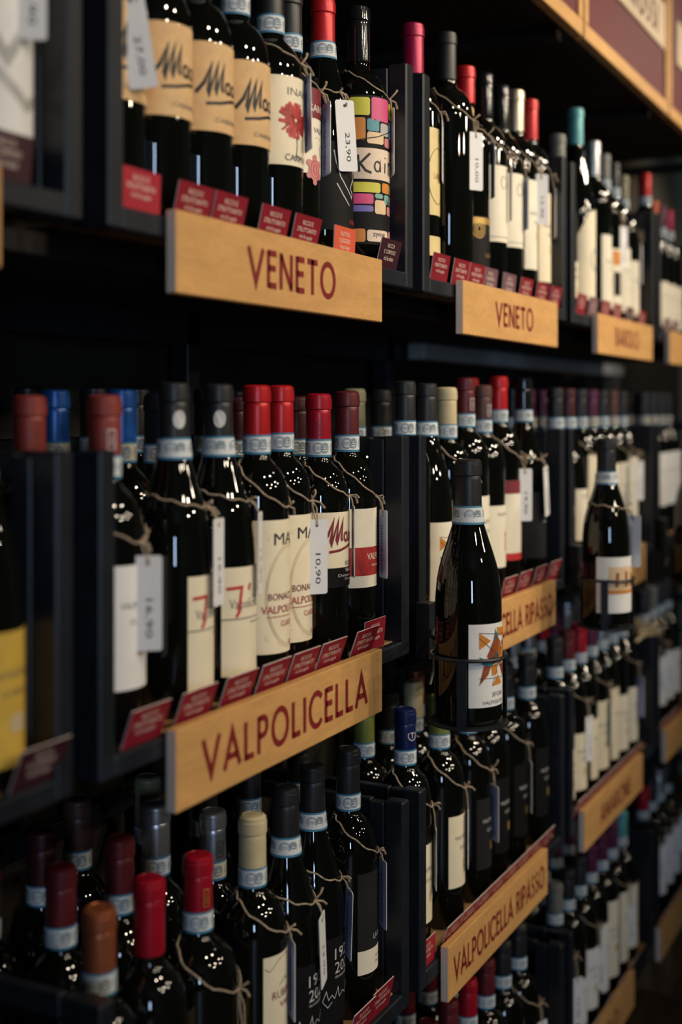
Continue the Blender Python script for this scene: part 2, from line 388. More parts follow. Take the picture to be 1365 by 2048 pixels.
# the header: a dark top shelf with red panels in birch frames
hs = thing('header_shelf', 'dark top shelf overhanging the crates', 'shelf', (1.5, .9, Z + .70))
link('top_board', MB().box(-2.6, 2.02, -.21, .235, 0, .03).mesh('top_board', [M['darkwood']], bevel=.003), hs)
for k in range(-1, 4):
    link('cross_beam', MB().box(.045 + PITCH * k - .02, .045 + PITCH * k + .02, -.20, .23, -.022, 0).mesh('cross_beam', [M['darkwood']], bevel=.002), hs)
def header_panel(k, label, text):
    x0 = 1.549 + PITCH * (k - 2) + .004; x1 = x0 + PITCH - .012; zb = Z + .68; zt = Z + 1.16; y0, y1 = .655, .675
    t = thing('header_sign', label, 'sign', ((x0 + x1) / 2, y0, zb), 0, 'red header panels above the shelves')
    w = (x1 - x0) / 2; h = zt - zb; s = .03
    link('red_panel', MB().box(-w + .01, w - .01, .006, .016, .01, h - .01).mesh('red_panel', [M['panelred']]), t)
    for nm, b in (('bottom_rail', (-w, w, 0, .02, 0, s)), ('top_rail', (-w, w, 0, .02, h - s, h)), ('stile', (-w, -w + s * .8, 0, .02, s, h - s)), ('stile', (w - s * .8, w, 0, .02, s, h - s))):
        link(nm, MB().box(*b).mesh(nm, [M['ply']], bevel=.0015), t)
    p = link('name_plate', MB().box(-w + .085, w - .03, .001, .0062, .143, .25).mesh('name_plate', [M['headcream']], bevel=.002), t)
    if text:
        v, f = sign_text(text, .062, .24); mb = MB(); mb.add([(a + .09, .0004, b + .196) for a, b in v], f)
        link('lettering', mb.mesh('lettering', [M['panelred']]), p)
header_panel(2, 'red header panel nearest the camera, cut by the top edge', None)
header_panel(3, 'red header panel with cream plate reading I ROSSI', 'I ROSSI')
header_panel(4, 'red header panel at the right picture edge', None)

def crate(row, c, label):
    d = ROWS[row]; x0, x1 = crate_x(row, c); w = (x1 - x0) / 2; h = d['top'] - d['bot']; fl = d['fl'] - d['bot']; dep = CB - CF
    t = thing('wine_crate', label, 'crate', ((x0 + x1) / 2, CF, Z + d['bot']), 0, 'black steel wine crates on the shelves')
    for sx in (-1, 1):
        a, b = (-w, -w + CT) if sx < 0 else (w - CT, w)
        for (ya, yb) in ((0, .028), (dep - .028, dep)):
            link('post', MB().box(a, b, ya, yb, 0, h).mesh('post', [M['metal']], bevel=.0022), t)
        # a slimmer inner flange, as on pressed-steel corner posts
        i0, i1 = (a + .004, b + .004) if sx < 0 else (a - .004, b - .004)
        link('corner_flange', MB().box(i0 + .003, i1 - .003, .028, .05, .004, h - .004).mesh('corner_flange', [M['metal']], bevel=.0015), t)
        for zz, hh in ((h - .024, .022), (h - .108, .011), (h - .196, .011), (fl - .004, .016)):
            link('side_rail', MB().box(a + .005, b - .005, .05, dep - .028, zz, zz + hh).mesh('side_rail', [M['metal']], bevel=.0015), t)
    link('front_rail', MB().box(-w + CT, w - CT, 0, .014, 0, fl).mesh('front_rail', [M['metal']], bevel=.002), t)
    for zz in (.0, h - .024):
        link('back_rail', MB().box(-w + CT, w - CT, dep - .014, dep, zz, zz + .024).mesh('back_rail', [M['metal']], bevel=.002), t)
    n = 5; pw = (dep - .03) / n
    for i in range(n):
        link('floor_slat', MB().box(-w + CT, w - CT, .0145 + i * pw, .0145 + (i + 1) * pw - .003, fl - .012, fl).mesh('floor_slat', [M['slat']], bevel=.001), t)
    return t

def board(row, c, text, label, cap=.039, gap=.18, dx=0):
    d = ROWS[row]; x0 = .962 + PITCH * (c - 1) * 1.025 + dx; L = .446; hz = .078; zt = Z + d['sgn']
    o = link('name_board', None); o.location = (x0 + L / 2, .67, zt - hz); tag(o, label, 'sign', 'birch name boards on the crate fronts')
    mb = MB(); mb.box(-L / 2, L / 2, 0, .012, 0, hz)
    me = mb.mesh('board_panel', [M['ply'], M['plyedge']], bevel=.001)
    for p in me.polygons:
        if abs(p.normal.x) > .9: p.material_index = 1
    link('board_panel', me, o)
    for sx in (-.19, .19): link('hanger', MB().box(sx - .012, sx + .012, .012, .0138, .02, hz - .004).mesh('hanger', [M['metal']]), o)
    if text:
        v, f = sign_text(text, cap, gap, .405)
        m2 = MB(); m2.add([(a, -.0004, b + hz / 2) for a, b in v], f)
        link('lettering', m2.mesh('lettering', [M['signred']]), o)
    return o

CARD = {}
def card_mesh(kind):
    if kind in CARD: return CARD[kind]
    m, lines = {'red': ('cardred', 0), 'bright': ('cardbright', 0), 'orange': ('cardorange', 1), 'plum': ('cardplum', 2), 'mauve': ('cardmauve', 2), 'pale': ('cardedge', 0)}[kind]
    W, H, T = .060, .038, .0013
    mb = MB(); mb.box(-W / 2, W / 2, 0, T, 0, H)
    me = mb.mesh('card_panel', [M[m], M['cardedge']])
    for p in me.polygons:
        if p.normal.y > -.9 and p.normal.y < .9: p.material_index = 1
    tx = MB()
    L = [(('RICCO E', .024, .0052, .0295), ('STRUTTURATO', .044, .0052, .0215), ('rich & supple', .030, .0058, .0132)),
         (('FRUTTATO', .026, .0052, .0295), ('E LEGGERO', .030, .0052, .0215), ('fruity & light', .028, .0058, .0132)),
         (('RICCO', .020, .0052, .0295), ('E CORPOSO', .034, .0052, .0215), ('rich & robust', .028, .0058, .0132))][lines]
    for t, w, h, z in L:
        v, f = fit_text(t, w, h); tx.add([(a, -.0002, b + z) for a, b in v], f)
    CARD[kind] = (me, tx.mesh('card_lettering', [M['cardink']] if kind != 'pale' else [M['cardplum']]))
    return CARD[kind]
def card(row, x, kind, label, lean=13, rz=0.0, y=.690, dz=0, w=1.0, roll=0):
    d = ROWS[row]
    o = thing('style_card', label, 'card', (x, y, Z + d['fl'] + .0004 + dz), 0, 'wine style cards along the crate fronts')
    o.rotation_euler = (math.radians(lean), math.radians(roll), math.radians(rz)); o.scale = (w, 1, 1)
    a, b = card_mesh(kind); p = link('card_panel', a, o); link('lettering', b, p)
    return o

# ------------------------------------------------------------------ bottles
SEG = 40
def prof_fn(kind, h, R):
    """outer profile (list of (r, z)) of the glass"""
    rn = .0147
    if kind == 'bordeaux':
        zs, zn = h - .131, h - .083
        P = [(R - .006, 0), (R - .002, .0012), (R, .005), (R, zs * .5), (R, zs)]
        for t, f in ((.1, .993), (.2, .975), (.32, .935), (.44, .875), (.56, .79), (.67, .68), (.77, .55), (.85, .41), (.91, .29), (.96, .18), (1.0, .105), (1.06, .045), (1.15, .01)):
            P.append((rn + (R - rn) * f, zs + (zn - zs) * t))
        P += [(rn, zn + .012), (rn - .0004, h - .03), (rn, h - .004), (rn - .003, h)]
    else:
        P = [(R - .006, 0), (R - .002, .0012), (R, .006), (R, h * .25), (R, h * .45)]
        for ft, f in ((.53, .992), (.50, .975), (.46, .945), (.42, .89), (.385, .82), (.345, .725), (.31, .635), (.28, .56), (.25, .485), (.22, .425), (.19, .39), (.15, .375), (.02, .365), (0, .30)):
            P.append((R * f, h * (1 - ft)))
    return P
def r_at(P, z):
    for (r0, z0), (r1, z1) in zip(P, P[1:]):
        if z0 <= z <= z1 and z1 > z0: return r0 + (r1 - r0) * (z - z0) / (z1 - z0)
    return P[0][0] if z < P[0][1] else P[-1][0]
MESH = {}
def cached(key, fn):
    if key not in MESH: MESH[key] = fn()
    return MESH[key]
def glass_mesh(kind, h, R):
    return cached(('g', kind, h, R), lambda: MB().lathe(prof_fn(kind, h, R), SEG, closed_bottom=True, closed_top=True).mesh('glass_body', [M['glass']], 60))
def capsule_mesh(kind, h, R, col, long):
    def f():
        P = prof_fn(kind, h, R); z0 = h - (.072 if long else .058)
        rb = max(r_at(P, z0), .0147) + .0007; rm = max(r_at(P, h - .02), .0147) + .0006
        pr = [(rb, z0), (rb + .0002, z0 + .002), (rm, h - .024), (rm - .0001, h - .0192), (rm - .0004, h - .0186), (rm + .0011, h - .0176), (rm + .0012, h - .0162), (rm + .0010, h - .0050), (rm + .0003, h - .0044),
              (rm + .0001, h - .0008), (rm - .0022, h + .0012), (rm - .0040, h + .0016), (rm - .0045, h + .0010)]
        return MB().lathe(pr, SEG, closed_top=True).mesh('capsule', [M['cap_' + col]], 30)
    return cached(('c', kind, h, R, col, long), f)
def band_meshes(kind, h, R, tan):
    def f():
        P = prof_fn(kind, h, R); z0, z1 = h - .0765, h - .0545
        r0 = max(r_at(P, z0), .0147) + .0011; r1 = max(r_at(P, z1), .0147) + .0014
        g = lambda z: r0 + (r1 - r0) * (z - z0) / (z1 - z0)
        mb = MB()
        for a, b, mi in ((z0, z0 + .0026, 1), (z0 + .0026, z1 - .0022, 0), (z1 - .0022, z1, 1)):
            mb.lathe([(g(a), a), (g(b), b)], SEG, mi)
        band = mb.mesh('neck_band', [M['bandtan' if tan else 'bandwhite'], M['bandblue']], 30)
        # seal print: rings with DOC, a rosette and bars of tiny text, all round the neck
        pr = MB(); zc = (z0 + z1) / 2; rr = g(zc) + .0004
        def put(v, fs, th, z):
            pr.add([(rr * math.sin(th + x / rr), -rr * math.cos(th + x / rr), z + y) for x, y in v], fs)
        for k in range(4):
            th = -2.6 + k * 1.5
            for rad in (.0056, .0066):
                v, fs = ribbon(arc(0, 0, rad, rad, 0, 360, 22)[:-1], .0005, True); put(v, fs, th, zc)
            v, fs = fit_text('DOC', .0086, .0042); v, fs = split_x(v, fs, .002); put(v, fs, th, zc)
            v, fs = ribbon(arc(0, 0, .0050, .0062, 0, 360, 20)[:-1], .0008, True); put(v, fs, th - .95, zc)
            v, fs = ribbon(arc(0, .001, .0026, .0030, 0, 360, 14)[:-1], .0010, True); put(v, fs, th - .95, zc)
            for j in range(4):
                v, fs = ribbon([(-.0035, 0), (0, 0), (.003, 0)], .0012); put(v, fs, th + .62, zc - .0045 + j * .003)
        return band, pr.mesh('band_print', [M['bandink']])
    return cached(('b', kind, h, R, tan), f)

def cyl(R, z0, z1, a0, a1, n=24, thick=.0004):
    """paper label wrapped on a cylinder of radius R, azimuth a0..a1 (0 = facing the aisle), with paper thickness"""
    v = []; f = []
    for i in range(n + 1):
        a = a0 + (a1 - a0) * i / n
        for z in (z0, z1):
            for r in (R, R + thick): v.append((r * math.sin(a), -r * math.cos(a), z))
    for i in range(n):
        b = i * 4; c = b + 4
        f += [(b + 1, c + 1, c + 3, b + 3), (b, c, c + 1, b + 1), (b + 2, b + 3, c + 3, c + 2)]
    f += [(0, 1, 3, 2), (n * 4, n * 4 + 2, n * 4 + 3, n * 4 + 1)]
    return v, f
class Label:
    """collects one label and what is printed on it; shared by alike bottles"""
    def __init__(s, R, z0, z1, a0, a1, paper):
        s.R = R; s.parts = []; s.prints = []
        mb = MB(); mb.add(*cyl(R + .0002, z0, z1, math.radians(a0), math.radians(a1)))
        s.paper = mb.mesh('front_label', [M[paper]], 30); s.layer = 0
    def _put(s, v, f, m, az, z, name, lift):
        r = s.R + .0008 + .00012 * min(s.layer, 5); s.layer += 1 if lift == 0 else 0
        a = math.radians(az); mb = MB()
        mb.add([(r * math.sin(a + x / s.R), -r * math.cos(a + x / s.R), z + y) for x, y in v], f)
        s.prints.append((name, mb.mesh(name, [M[m]]))); return s
    def text(s, t, m, w, h, az, z, name='label_lettering', vert=False):
        v, f = fit_text(t, w, h)
        if vert: v = [(b, -a) for a, b in v]
        v, f = split_x(v, f, .003); return s._put(v, f, m, az, z, name, 0)
    def shape(s, v, f, m, az, z, name='label_print', step=.003):
        v, f = split_x(v, f, step); return s._put(v, f, m, az, z, name, 0)
    def strokes(s, lst, w, m, az, z, sx=1, sy=1, name='label_drawing'):
        V = []; F = []
        for st in lst:
            v, f = ribbon([(x * sx, y * sy) for x, y in st], w); o = len(V); V += v; F += [tuple(i + o for i in q) for q in f]
        return s.shape(V, F, m, az, z, name)
    def poly(s, pts, m, az, z, name='label_print'):
        return s.shape(pts, [tuple(range(len(pts)))], m, az, z, name)
    def rect(s, w, h, m, az, z, name='label_print'):
        return s.poly([(-w / 2, -h / 2), (w / 2, -h / 2), (w / 2, h / 2), (-w / 2, h / 2)], m, az, z, name)

LOOK = {}     # label looks, built once
def look(name):
    if name in LOOK: return LOOK[name]
    R = .038
    if name == 'mac_kraft':
        L = Label(R, .102, .193, -72, 75, 'kraft'); v, f = script_mac()
        L.shape([(x * .0300 - .036, y * .034) for x, y in v], f, 'ink', -4, .137); L.text('CABERNET', 'greyink', .046, .0045, 8, .114)
    elif name == 'inama':
        L = Label(R, .094, .195, -78, 78, 'cream'); rnd = random.Random(4)
        L.text('INAMA', 'greyink', .050, .0085, 8, .178)
        pet = []
        for k in range(110):
            a = rnd.uniform(0, 6.283); q = rnd.uniform(.010, .0245); bnd = rnd.uniform(-.35, .35)
            pet.append([(.002 * math.cos(a), .002 * math.sin(a)), (.6 * q * math.cos(a + bnd * .4), .55 * q * math.sin(a + bnd * .4)), (q * math.cos(a + bnd), .9 * q * math.sin(a + bnd))])
        L.strokes(pet[:66], .0040, 'scarlet', -11, .146, name='flower_petals'); L.strokes(pet[66:], .0022, 'redp', -11, .146, name='flower_petals')
        L.strokes([[(0, .0), (.001, -.012), (-.001, -.024)], [(-.006, -.026), (0, -.021), (.008, -.026)]], .0012, 'greyink', -9, .128)
        L.text('CARMINIUM', 'greyink', .056, .0075, 8, .103)
    elif name == 'santa':
        L = Label(R, .099, .202, -72, 75, 'ivory'); L.rect(.097, .036, 'maroonp', 1.5, .184, 'red_top_band')
        L.text('SANTA', 'ivory', .042, .0088, 10, .178); L.text('VALPO', 'greyink', .028, .0062, 10, .152)
        L.strokes([[(-.014, 0), (-.006, .002), (0, -.001), (.014, .001)]], .0006, 'tanp', 12, .142)
        L.strokes([arc(0, 0, .005, .007, 60, 330, 14), [(.004, .002), (.007, -.005), (.010, .001), (.013, -.005)]], .0007, 'greyink', 16, .128)
        ov = arc(0, 0, .0105, .0135, 0, 360, 26)[:-1]
        L.poly(ov, 'rose', -8, .104, 'crest'); L.strokes([arc(0, 0, .0075, .0105, 0, 360, 24), arc(0, 0, .003, .006, 0, 360, 16)], .0011, 'redp', -8, .104, name='crest')
        for bx, bz in ((-.010, .008), (.010, .008), (-.010, -.007), (.010, -.007), (0, .0145), (0, -.0145)):
            L.poly([(bx + a, bz + b) for a, b in arc(0, 0, .004, .004, 0, 360, 10)[:-1]], 'rose', -8, .104, 'crest')
    elif name == 'lafra':
        L = Label(.040, .040, .150, -75, 75, 'blackp')
        L.strokes([[(-.030, .045), (-.027, .030), (-.020, .012), (-.010, .000), (.002, -.012), (.004, -.006), (-.002, .0), (.006, .012), (.010, .004), (.004, .018)],
                   [(-.026, .004), (-.016, -.010), (-.004, -.022)], [(.004, .018), (.010, .030), (.012, .020), (.016, .034), (.018, .022), (.022, .036)]], .0014, 'silverp', 2, .094)
        L.text('VALPO', 'scarlet', .030, .0062, 18, .052)
    elif name == 'kairos':
        L = Label(.041, .030, .222, -82, 76, 'blackp')
        # patchwork: (x0,x1,z0,z1,colour) in millimetres round the glass from the front
        cells = [(-57, -30, 196, 219, 'limep'), (-28, 4, 190, 220, 'pinkp'), (7, 22, 196, 218, 'limep'), (24, 44, 190, 219, 'orangep'),
                 (-57, -36, 164, 193, 'orangep'), (-34, -16, 176, 192, 'tealp'), (-14, 4, 172, 188, 'greyp'), (7, 26, 170, 193, 'paleblue'), (28, 48, 168, 188, 'peach'),
                 (-34, -8, 160, 175, 'peach'), (-6, 10, 158, 170, 'rose'), (12, 30, 158, 168, 'scarlet'), (32, 50, 156, 166, 'limep'),
                 (-57, -14, 97, 110, 'limep'), (-11, 9, 98, 111, 'orangep'), (12, 30, 98, 110, 'seagreen'), (33, 50, 97, 110, 'pinkp'),
                 (-57, -25, 82, 95, 'pinkp'), (-23, -9, 90, 96, 'seagreen'), (-7, 12, 84, 96, 'seagreen'), (15, 30, 82, 96, 'scarlet'), (33, 50, 82, 96, 'periw'),
                 (-57, -25, 72, 80, 'periw'), (-23, -3, 70, 88, 'peach'), (0, 12, 70, 82, 'rose'), (15, 32, 70, 80, 'orangep'),
                 (-57, -36, 33, 50, 'orangep'), (-34, 2, 34, 49, 'blush'), (5, 22, 34, 50, 'rose'), (24, 50, 34, 50, 'periw')]
        for x0, x1, a, b, c in cells:
            x0, x1, a, b = x0 / 1000, x1 / 1000, a / 1000, b / 1000; e = .0022
            L.poly([(x0 + e, a), (x1 - e, a), (x1, a + e), (x1, b - e), (x1 - e, b), (x0 + e, b), (x0, b - e), (x0, a + e)], c, 0, 0, 'coloured_patch'); L.layer = 0
        L.rect(.107, .040, 'blush', -5, .134, 'name_panel'); L.layer = 2
        K = [[(-.046, .012), (-.044, -.010)], [(-.030, .014), (-.043, .001), (-.036, -.008), (-.028, -.011)]]
        L.strokes(K, .0032, 'ink', 0, .133)
        L.strokes([arc(-.019, -.002, .0045, .0065, 40, 330, 12) + [(-.0145, .006), (-.014, -.009)], [(-.005, .004), (-.0055, -.009)], [(-.005, .010), (-.0045, .0112)],
                   [(.004, .006), (.0038, -.010)], [(.004, .001), (.008, .006), (.010, .004)], arc(.018, -.002, .005, .0065, 0, 360, 14), arc(.034, -.002, .005, .0065, 60, 300, 10)], .0022, 'ink', 0, .133)
        L.strokes([[(.016, .004), (.004, -.05)], [(.0, -.043), (.0035, -.0515), (.009, -.045)], [(-.05, .030), (-.02, .036), (.016, .050)]], .0012, 'ink', 0, .133)
        L.text('zyme', 'greyink', .020, .0065, -22, .042)
    elif name == 'white7':
        L = Label(.040, .026, .140, -35, 75, 'cream')
        L.text('Valpolicella', 'greyink', .046, .0135, 10, .100); L.layer = 2
        L.strokes([[(-.018, .012), (.0, .013), (-.004, -.014), (-.007, -.018)], [(.012, .016), (.010, .009)]], .0034, 'scarlet', -2, .106)
        L.strokes([[(-.03, 0), (0, 0), (.03, 0)], [(.005, -.005), (.03, -.005)]], .0011, 'greyink', 8, .086)
        L.text('CLASSICO', 'rose', .030, .006, 50, .055, vert=True)
    elif name == 'masi':
        L = Label(.037, .035, .183, -75, 75, 'cream')
        L.strokes([arc(0, 0, .036, .058, 0, 360, 48), arc(0, 0, .034, .055, 0, 360, 48)], .0012, 'tanp', 12, .098, name='oval_frame')
        rnd = random.Random(2); sc = []
        for k in range(46):
            a = rnd.uniform(-.055, .055); b = rnd.choice([rnd.uniform(-.060, -.052), rnd.uniform(.045, .060)]) if abs(a) < .03 else rnd.uniform(-.06, .06)
            if (a / .037) ** 2 + (b / .06) ** 2 > 1: sc.append(arc(a, b, .003, .003, rnd.uniform(0, 200), rnd.uniform(220, 380), 7))
        L.strokes(sc, .0004, 'tanp', 0, .106, name='scrollwork')
        L.text('MASI', 'ink', .046, .0135, 8, .162); L.text('BONACOSTA', 'maroonp', .058, .0078, 6, .098); L.text('VALPOLICELLA', 'redp', .074, .0085, 6, .084)
        L.strokes([[(-.03, 0), (0, 0), (.03, 0)]], .0007, 'redp', 6, .076); L.text('CLASSICO', 'redp', .030, .0062, 10, .068)
        L.strokes([[(.0, .02), (.002, .0), (-.002, -.016), (-.006, -.02)], [(.006, .02), (.005, -.005), (.008, -.02)]], .0006, 'tanp', 20, .06); L.text('2021', 'redp', .012, .004, 18, .046)
    elif name == 'mac_red':
        L = Label(R, .090, .181, -72, 75, 'cream'); L.rect(.097, .0235, 'blackp', 1.5, .1018, 'black_lower_band')
        v, f = script_mac(); L.shape([(x * .0290 - .034, y * .032) for x, y in v], f, 'maroonp', -6, .140)
        L.text('BORGOLETTO', 'greyink', .050, .0055, 34, .1185); L.layer = 3
        L.text('VALPOLICELLA', 'ivory', .050, .0045, 34, .1100); L.text('Denominazione', 'silverp', .060, .0032, 22, .1040); L.text('Denominazione', 'silverp', .044, .0028, 28, .0995); L.text('SIGNORVINO', 'silverp', .028, .0036, 36, .0940)
    elif name == 'mar_band':
        L = Label(R, .080, .180, -72, 75, 'ivory'); L.rect(.097, .036, 'redp', 1.5, .113, 'red_band')
        L.text('VALPOLICELLA', 'ivory', .062, .0085, 26, .119); L.text('Denominazione', 'ivory', .040, .0036, 22, .108)
        L.strokes([arc(0, .006, .004, .006, 0, 300, 12), [(-.004, -.008), (.004, -.004), (.009, -.009)]], .0008, 'rose', 24, .158)
    elif name in ('sfoia', 'sfoia_shelf'):
        L = Label(.040, .020, .142, -70, 70, 'ivory') if name == 'sfoia_shelf' else Label(.041, .0225, .121, -68, 46, 'white')
        z = .095 if name == 'sfoia_shelf' else .085; k = 1.0
        P = [([(-.026, .026), (-.010, .016), (-.026, .006)], 'orangep'), ([(-.002, .024), (.010, .012), (.006, -.010), (-.008, -.012), (-.016, -.002)], 'rust'),
             ([(-.026, -.002), (-.014, -.008), (.002, .003), (.006, -.004), (-.010, -.015), (-.022, -.012)], 'tealp'), ([(.0, .031), (.022, .029), (.025, .018), (.004, .021)], 'orangep'),
             ([(.004, .014), (.018, .002), (.016, -.012), (.004, -.014)], 'orangep'), ([(-.026, -.036), (-.020, -.013), (-.010, -.014), (-.014, -.024)], 'rust'),
             ([(-.010, -.014), (.0, -.012), (.002, -.024), (-.008, -.026)], 'orangep'), ([(-.008, -.038), (.002, -.025), (.012, -.037)], 'orangep'), ([(.006, -.014), (.020, -.014), (.022, -.034), (.012, -.024)], 'rust'),
             ([(-.003, .029), (.005, .021), (-.004, .015)], 'tealp'), ([(.014, .012), (.026, .016), (.026, .0), (.018, .002)], 'redp'), ([(.018, -.002), (.026, -.002), (.024, -.012)], 'tealp')]
        az0 = 0 if name == 'sfoia_shelf' else -14
        for pts, c in P: L.poly([(x * k, y * k) for x, y in pts], c, az0, z, 'figure_patch'); L.layer = 1
        L.strokes([[(-.002, .030), (-.010, .0), (-.026, -.036)], [(.022, .028), (.006, -.004), (-.008, -.038)], [(-.026, .020), (.010, -.010), (.022, -.034)], [(-.026, .026), (.024, .021)], [(-.026, -.028), (.024, -.030)]], .0007, 'ink', az0, z)
        L.text('SFOIA', 'greyink', .022, .0055, 4 + az0, z - .048); L.text('VALPOLICELLA', 'greyink', .044, .0042, az0, z - .057)
    elif name == 'rubinelli':
        L = Label(R, .050, .170, -41, 75, 'cream')
        L.strokes([[(-.026, .0), (-.02, -.004), (-.008, .006), (.006, .010), (.02, .002), (.045, .006)]], .0008, 'greyink', 0, .158)
        L.text('RUBINELLI', 'maroonp', .052, .0085, 14, .126); L.text('VAJOL', 'maroonp', .030, .0085, 14, .113)
        L.strokes([[(-.016, .01), (-.006, .016), (.0, .012), (.008, .018), (.018, .012)]], .0009, 'greyink', 14, .126); L.text('valpolicella', 'maroonp', .062, .0110, 10, .070)
    elif name == 'anniversary':
        L = Label(.040, .020, .128, -75, 75, 'blackp')
        L.text('1920', 'silverp', .040, .0135, 10, .108); L.text('2020', 'silverp', .040, .0135, 10, .091); L.text('100 ANNIVERSARIO', 'silverp', .040, .003, 10, .080)
        L.strokes([[(-.035, -.004), (-.030, .008), (-.027, -.003), (-.022, .002), (-.018, -.003), (-.012, .009), (-.010, -.003), (-.002, .002), (.004, -.003), (.012, .008), (.014, -.003), (.022, .002), (.03, .006)], [(-.035, -.004), (-.028, -.012), (-.022, -.006)]], .0009, 'silverp', 6, .058)
    elif name == 'labastia':
        L = Label(R, .055, .183, -45, 75, 'charcoal'); L.rect(.0795, .030, 'ivory', 15, .0705, 'white_lower_band')
        L.text('LA BASTIA', 'silverp', .040, .0070, 24, .100); L.strokes([arc(0, 0, .006, .010, 0, 360, 20)], .0012, 'silverp', 34, .142); L.text('Denominazione', 'greyink', .030, .003, 24, .074); L.text('Denominazione', 'greyink', .030, .003, 24, .067)
    elif name == 'gold_figure':
        L = Label(R, .094, .218, -70, 70, 'palegold'); L.text('LANDRA', 'redp', .036, .0085, 12, .150); L.strokes([arc(0, 0, .022, .040, 0, 360, 30)], .0009, 'ink', 0, .150); L.rect(.09, .028, 'palegold', 0, .050, 'lower_label')
        L.strokes([arc(0, 0, .008, .008, 0, 300, 14), arc(.006, -.004, .006, .006, 60, 340, 12)], .0012, 'ink', 18, .204)
    elif name == 'black_gold':
        L = Label(R, .030, .120, -72, 75, 'blackp'); L.rect(.097, .010, 'goldp', 1.5, .113, 'gold_band'); L.text('LANDRA', 'goldp', .036, .0070, 14, .060)
        L.strokes([arc(0, 0, .012, .014, 0, 360, 24), arc(0, 0, .008, .010, 0, 360, 20), arc(0, 0, .004, .006, 0, 360, 14)], .0016, 'goldp', -34, .100)
    elif name == 'cantina':
        L = Label(.040, .045, .160, -72, 75, 'charcoal'); L.text('CANTINA', 'silverp', .034, .0065, 10, .118); L.text('VALPOLICELLA', 'silverp', .030, .0030, 10, .108)
    elif name == 'cream_script':
        L = Label(R, .089, .213, -72, 75, 'ivory'); L.strokes([arc(-.012, 0, .006, .010, 30, 320, 14), [(-.004, -.008), (.0, .012), (.002, -.006), (.010, .002), (.012, -.008), (.020, .012), (.022, -.006)]], .0013, 'greyink', 4, .186)
        L.strokes([[(0, .008), (.003, 0), (-.002, -.008)], [(-.006, .0), (.006, .002)]], .002, 'goldp', 18, .120); L.rect(.09, .0008, 'greyink', 0, .097)
    elif name == 'cream_tall':
        L = Label(R, .060, .205, -72, 75, 'cream'); L.text('VALPOLICELLA', 'greyink', .050, .005, 10, .165); L.rect(.02, .012, 'goldp', 20, .09)
    elif name == 'orange_figure':
        L = Label(R, .050, .150, -72, 75, 'ivory'); L.text('VALPOLICELLA', 'greyink', .050, .005, 8, .136)
        L.strokes([[(-.006, -.022), (-.004, .0), (.004, .016)], [(.004, .012), (.012, -.006), (.008, -.026)], [(-.01, .004), (.012, .010)]], .006, 'orangep', 16, .098)
    elif name == 'red_top_cream':
        L = Label(R, .054, .187, -72, 75, 'ivory'); L.rect(.097, .022, 'maroonp', 1.5, .176, 'red_band'); L.rect(.097, .012, 'scarlet', 1.5, .060, 'red_band')
    elif name == 'diamond':
        L = Label(.039, .035, .16, -75, 60, 'cream'); L.poly([(-.048, 0), (-.020, .05), (.030, .062), (.030, -.05), (-.020, -.05)], 'cream', 0, .16, 'pointed_top'); L.strokes([arc(0, 0, .012, .02, 0, 360, 20)], .006, 'greyp', -2, .115)
    elif name == 'orange_patch':
        L = Label(R, .03, .16, -74, 75, 'ivory'); L.rect(.03, .03, 'orangep', -20, .14, 'orange_patch'); L.rect(.024, .05, 'blackp', -20, .085, 'black_strip')
    elif name == 'street':
        L = Label(.041, .025, .118, -60, 60, 'white'); L.rect(.06, .040, 'peach', 10, .082, 'street_drawing')
        L.strokes([[(-.016, -.014), (-.014, .010)], [(.004, -.014), (.004, .012)], [(.02, -.014), (.02, .008)]], .006, 'rust', 10, .082); L.rect(.06, .006, 'orangep', 10, .060, 'street_drawing')
    elif name == 'grey_hill':
        L = Label(R, .040, .205, -75, 75, 'white'); L.strokes([[(-.05, -.02), (-.03, .02), (-.01, -.01), (.015, .03), (.04, -.02)], [(-.05, -.04), (-.02, -.02), (.01, -.045), (.04, -.03)]], .009, 'greyp', -5, .11)
    else:   # plain papers: name 'plain:<paper>:<z0>:<z1>'
        _, p, a, b = name.split(':'); L = Label(R, float(a), float(b), -46, 75, p)
        m = 'silverp' if p in ('blackp', 'charcoal') else 'greyink'
        zc = (float(a) + float(b)) / 2; L.text('VALPOLICELLA', m, .050, .006, 8, zc + .02); L.text('CLASSICO', m, .030, .005, 8, zc + .005); L.rect(.018, .014, 'tanp' if m == 'greyink' else 'goldp', 12, zc - .02)
    LOOK[name] = L; return L

DIM = {}
def bottle(row, x, y, cap, label, kind='bordeaux', h=.325, R=.038, band=True, lk=None, long=False, rz=0.0, group=None, extra=None, z=None, short=False):
    zb = (Z + ROWS[row]['fl'] + .0006) if z is None else z
    o = thing('wine_bottle', label, 'bottle', (x, y, zb), math.radians(rz), group)
    link('glass_body', glass_mesh(kind, h, R), o)
    long = (long or not band) and not short
    cp = link('capsule', capsule_mesh(kind, h, R, cap, long), o); cp['label'] = cap + ' capsule'
    if band:
        b, p = band_meshes(kind, h, R, band == 'tan'); bo = link('neck_band', b, o); link('band_print', p, bo)
    if lk:
        L = look(lk); po = link('front_label', L.paper, o)
        if abs(L.R - R) > 1e-4: po.scale = ((R + .0004) / (L.R + .0002), (R + .0004) / (L.R + .0002), 1)
        for nm, me in L.prints: link(nm, me, po)
    for nm, v, f, m in (extra or []):   # small marks on the capsule
        mb = MB(); rr = .0147 + .0024
        mb.add([(rr * math.sin(a / rr), -rr * math.cos(a / rr), b) for a, b in v], f); link(nm, mb.mesh(nm, [M[m]]), cp)
    DIM[o.name] = (h, R, kind)
    return o
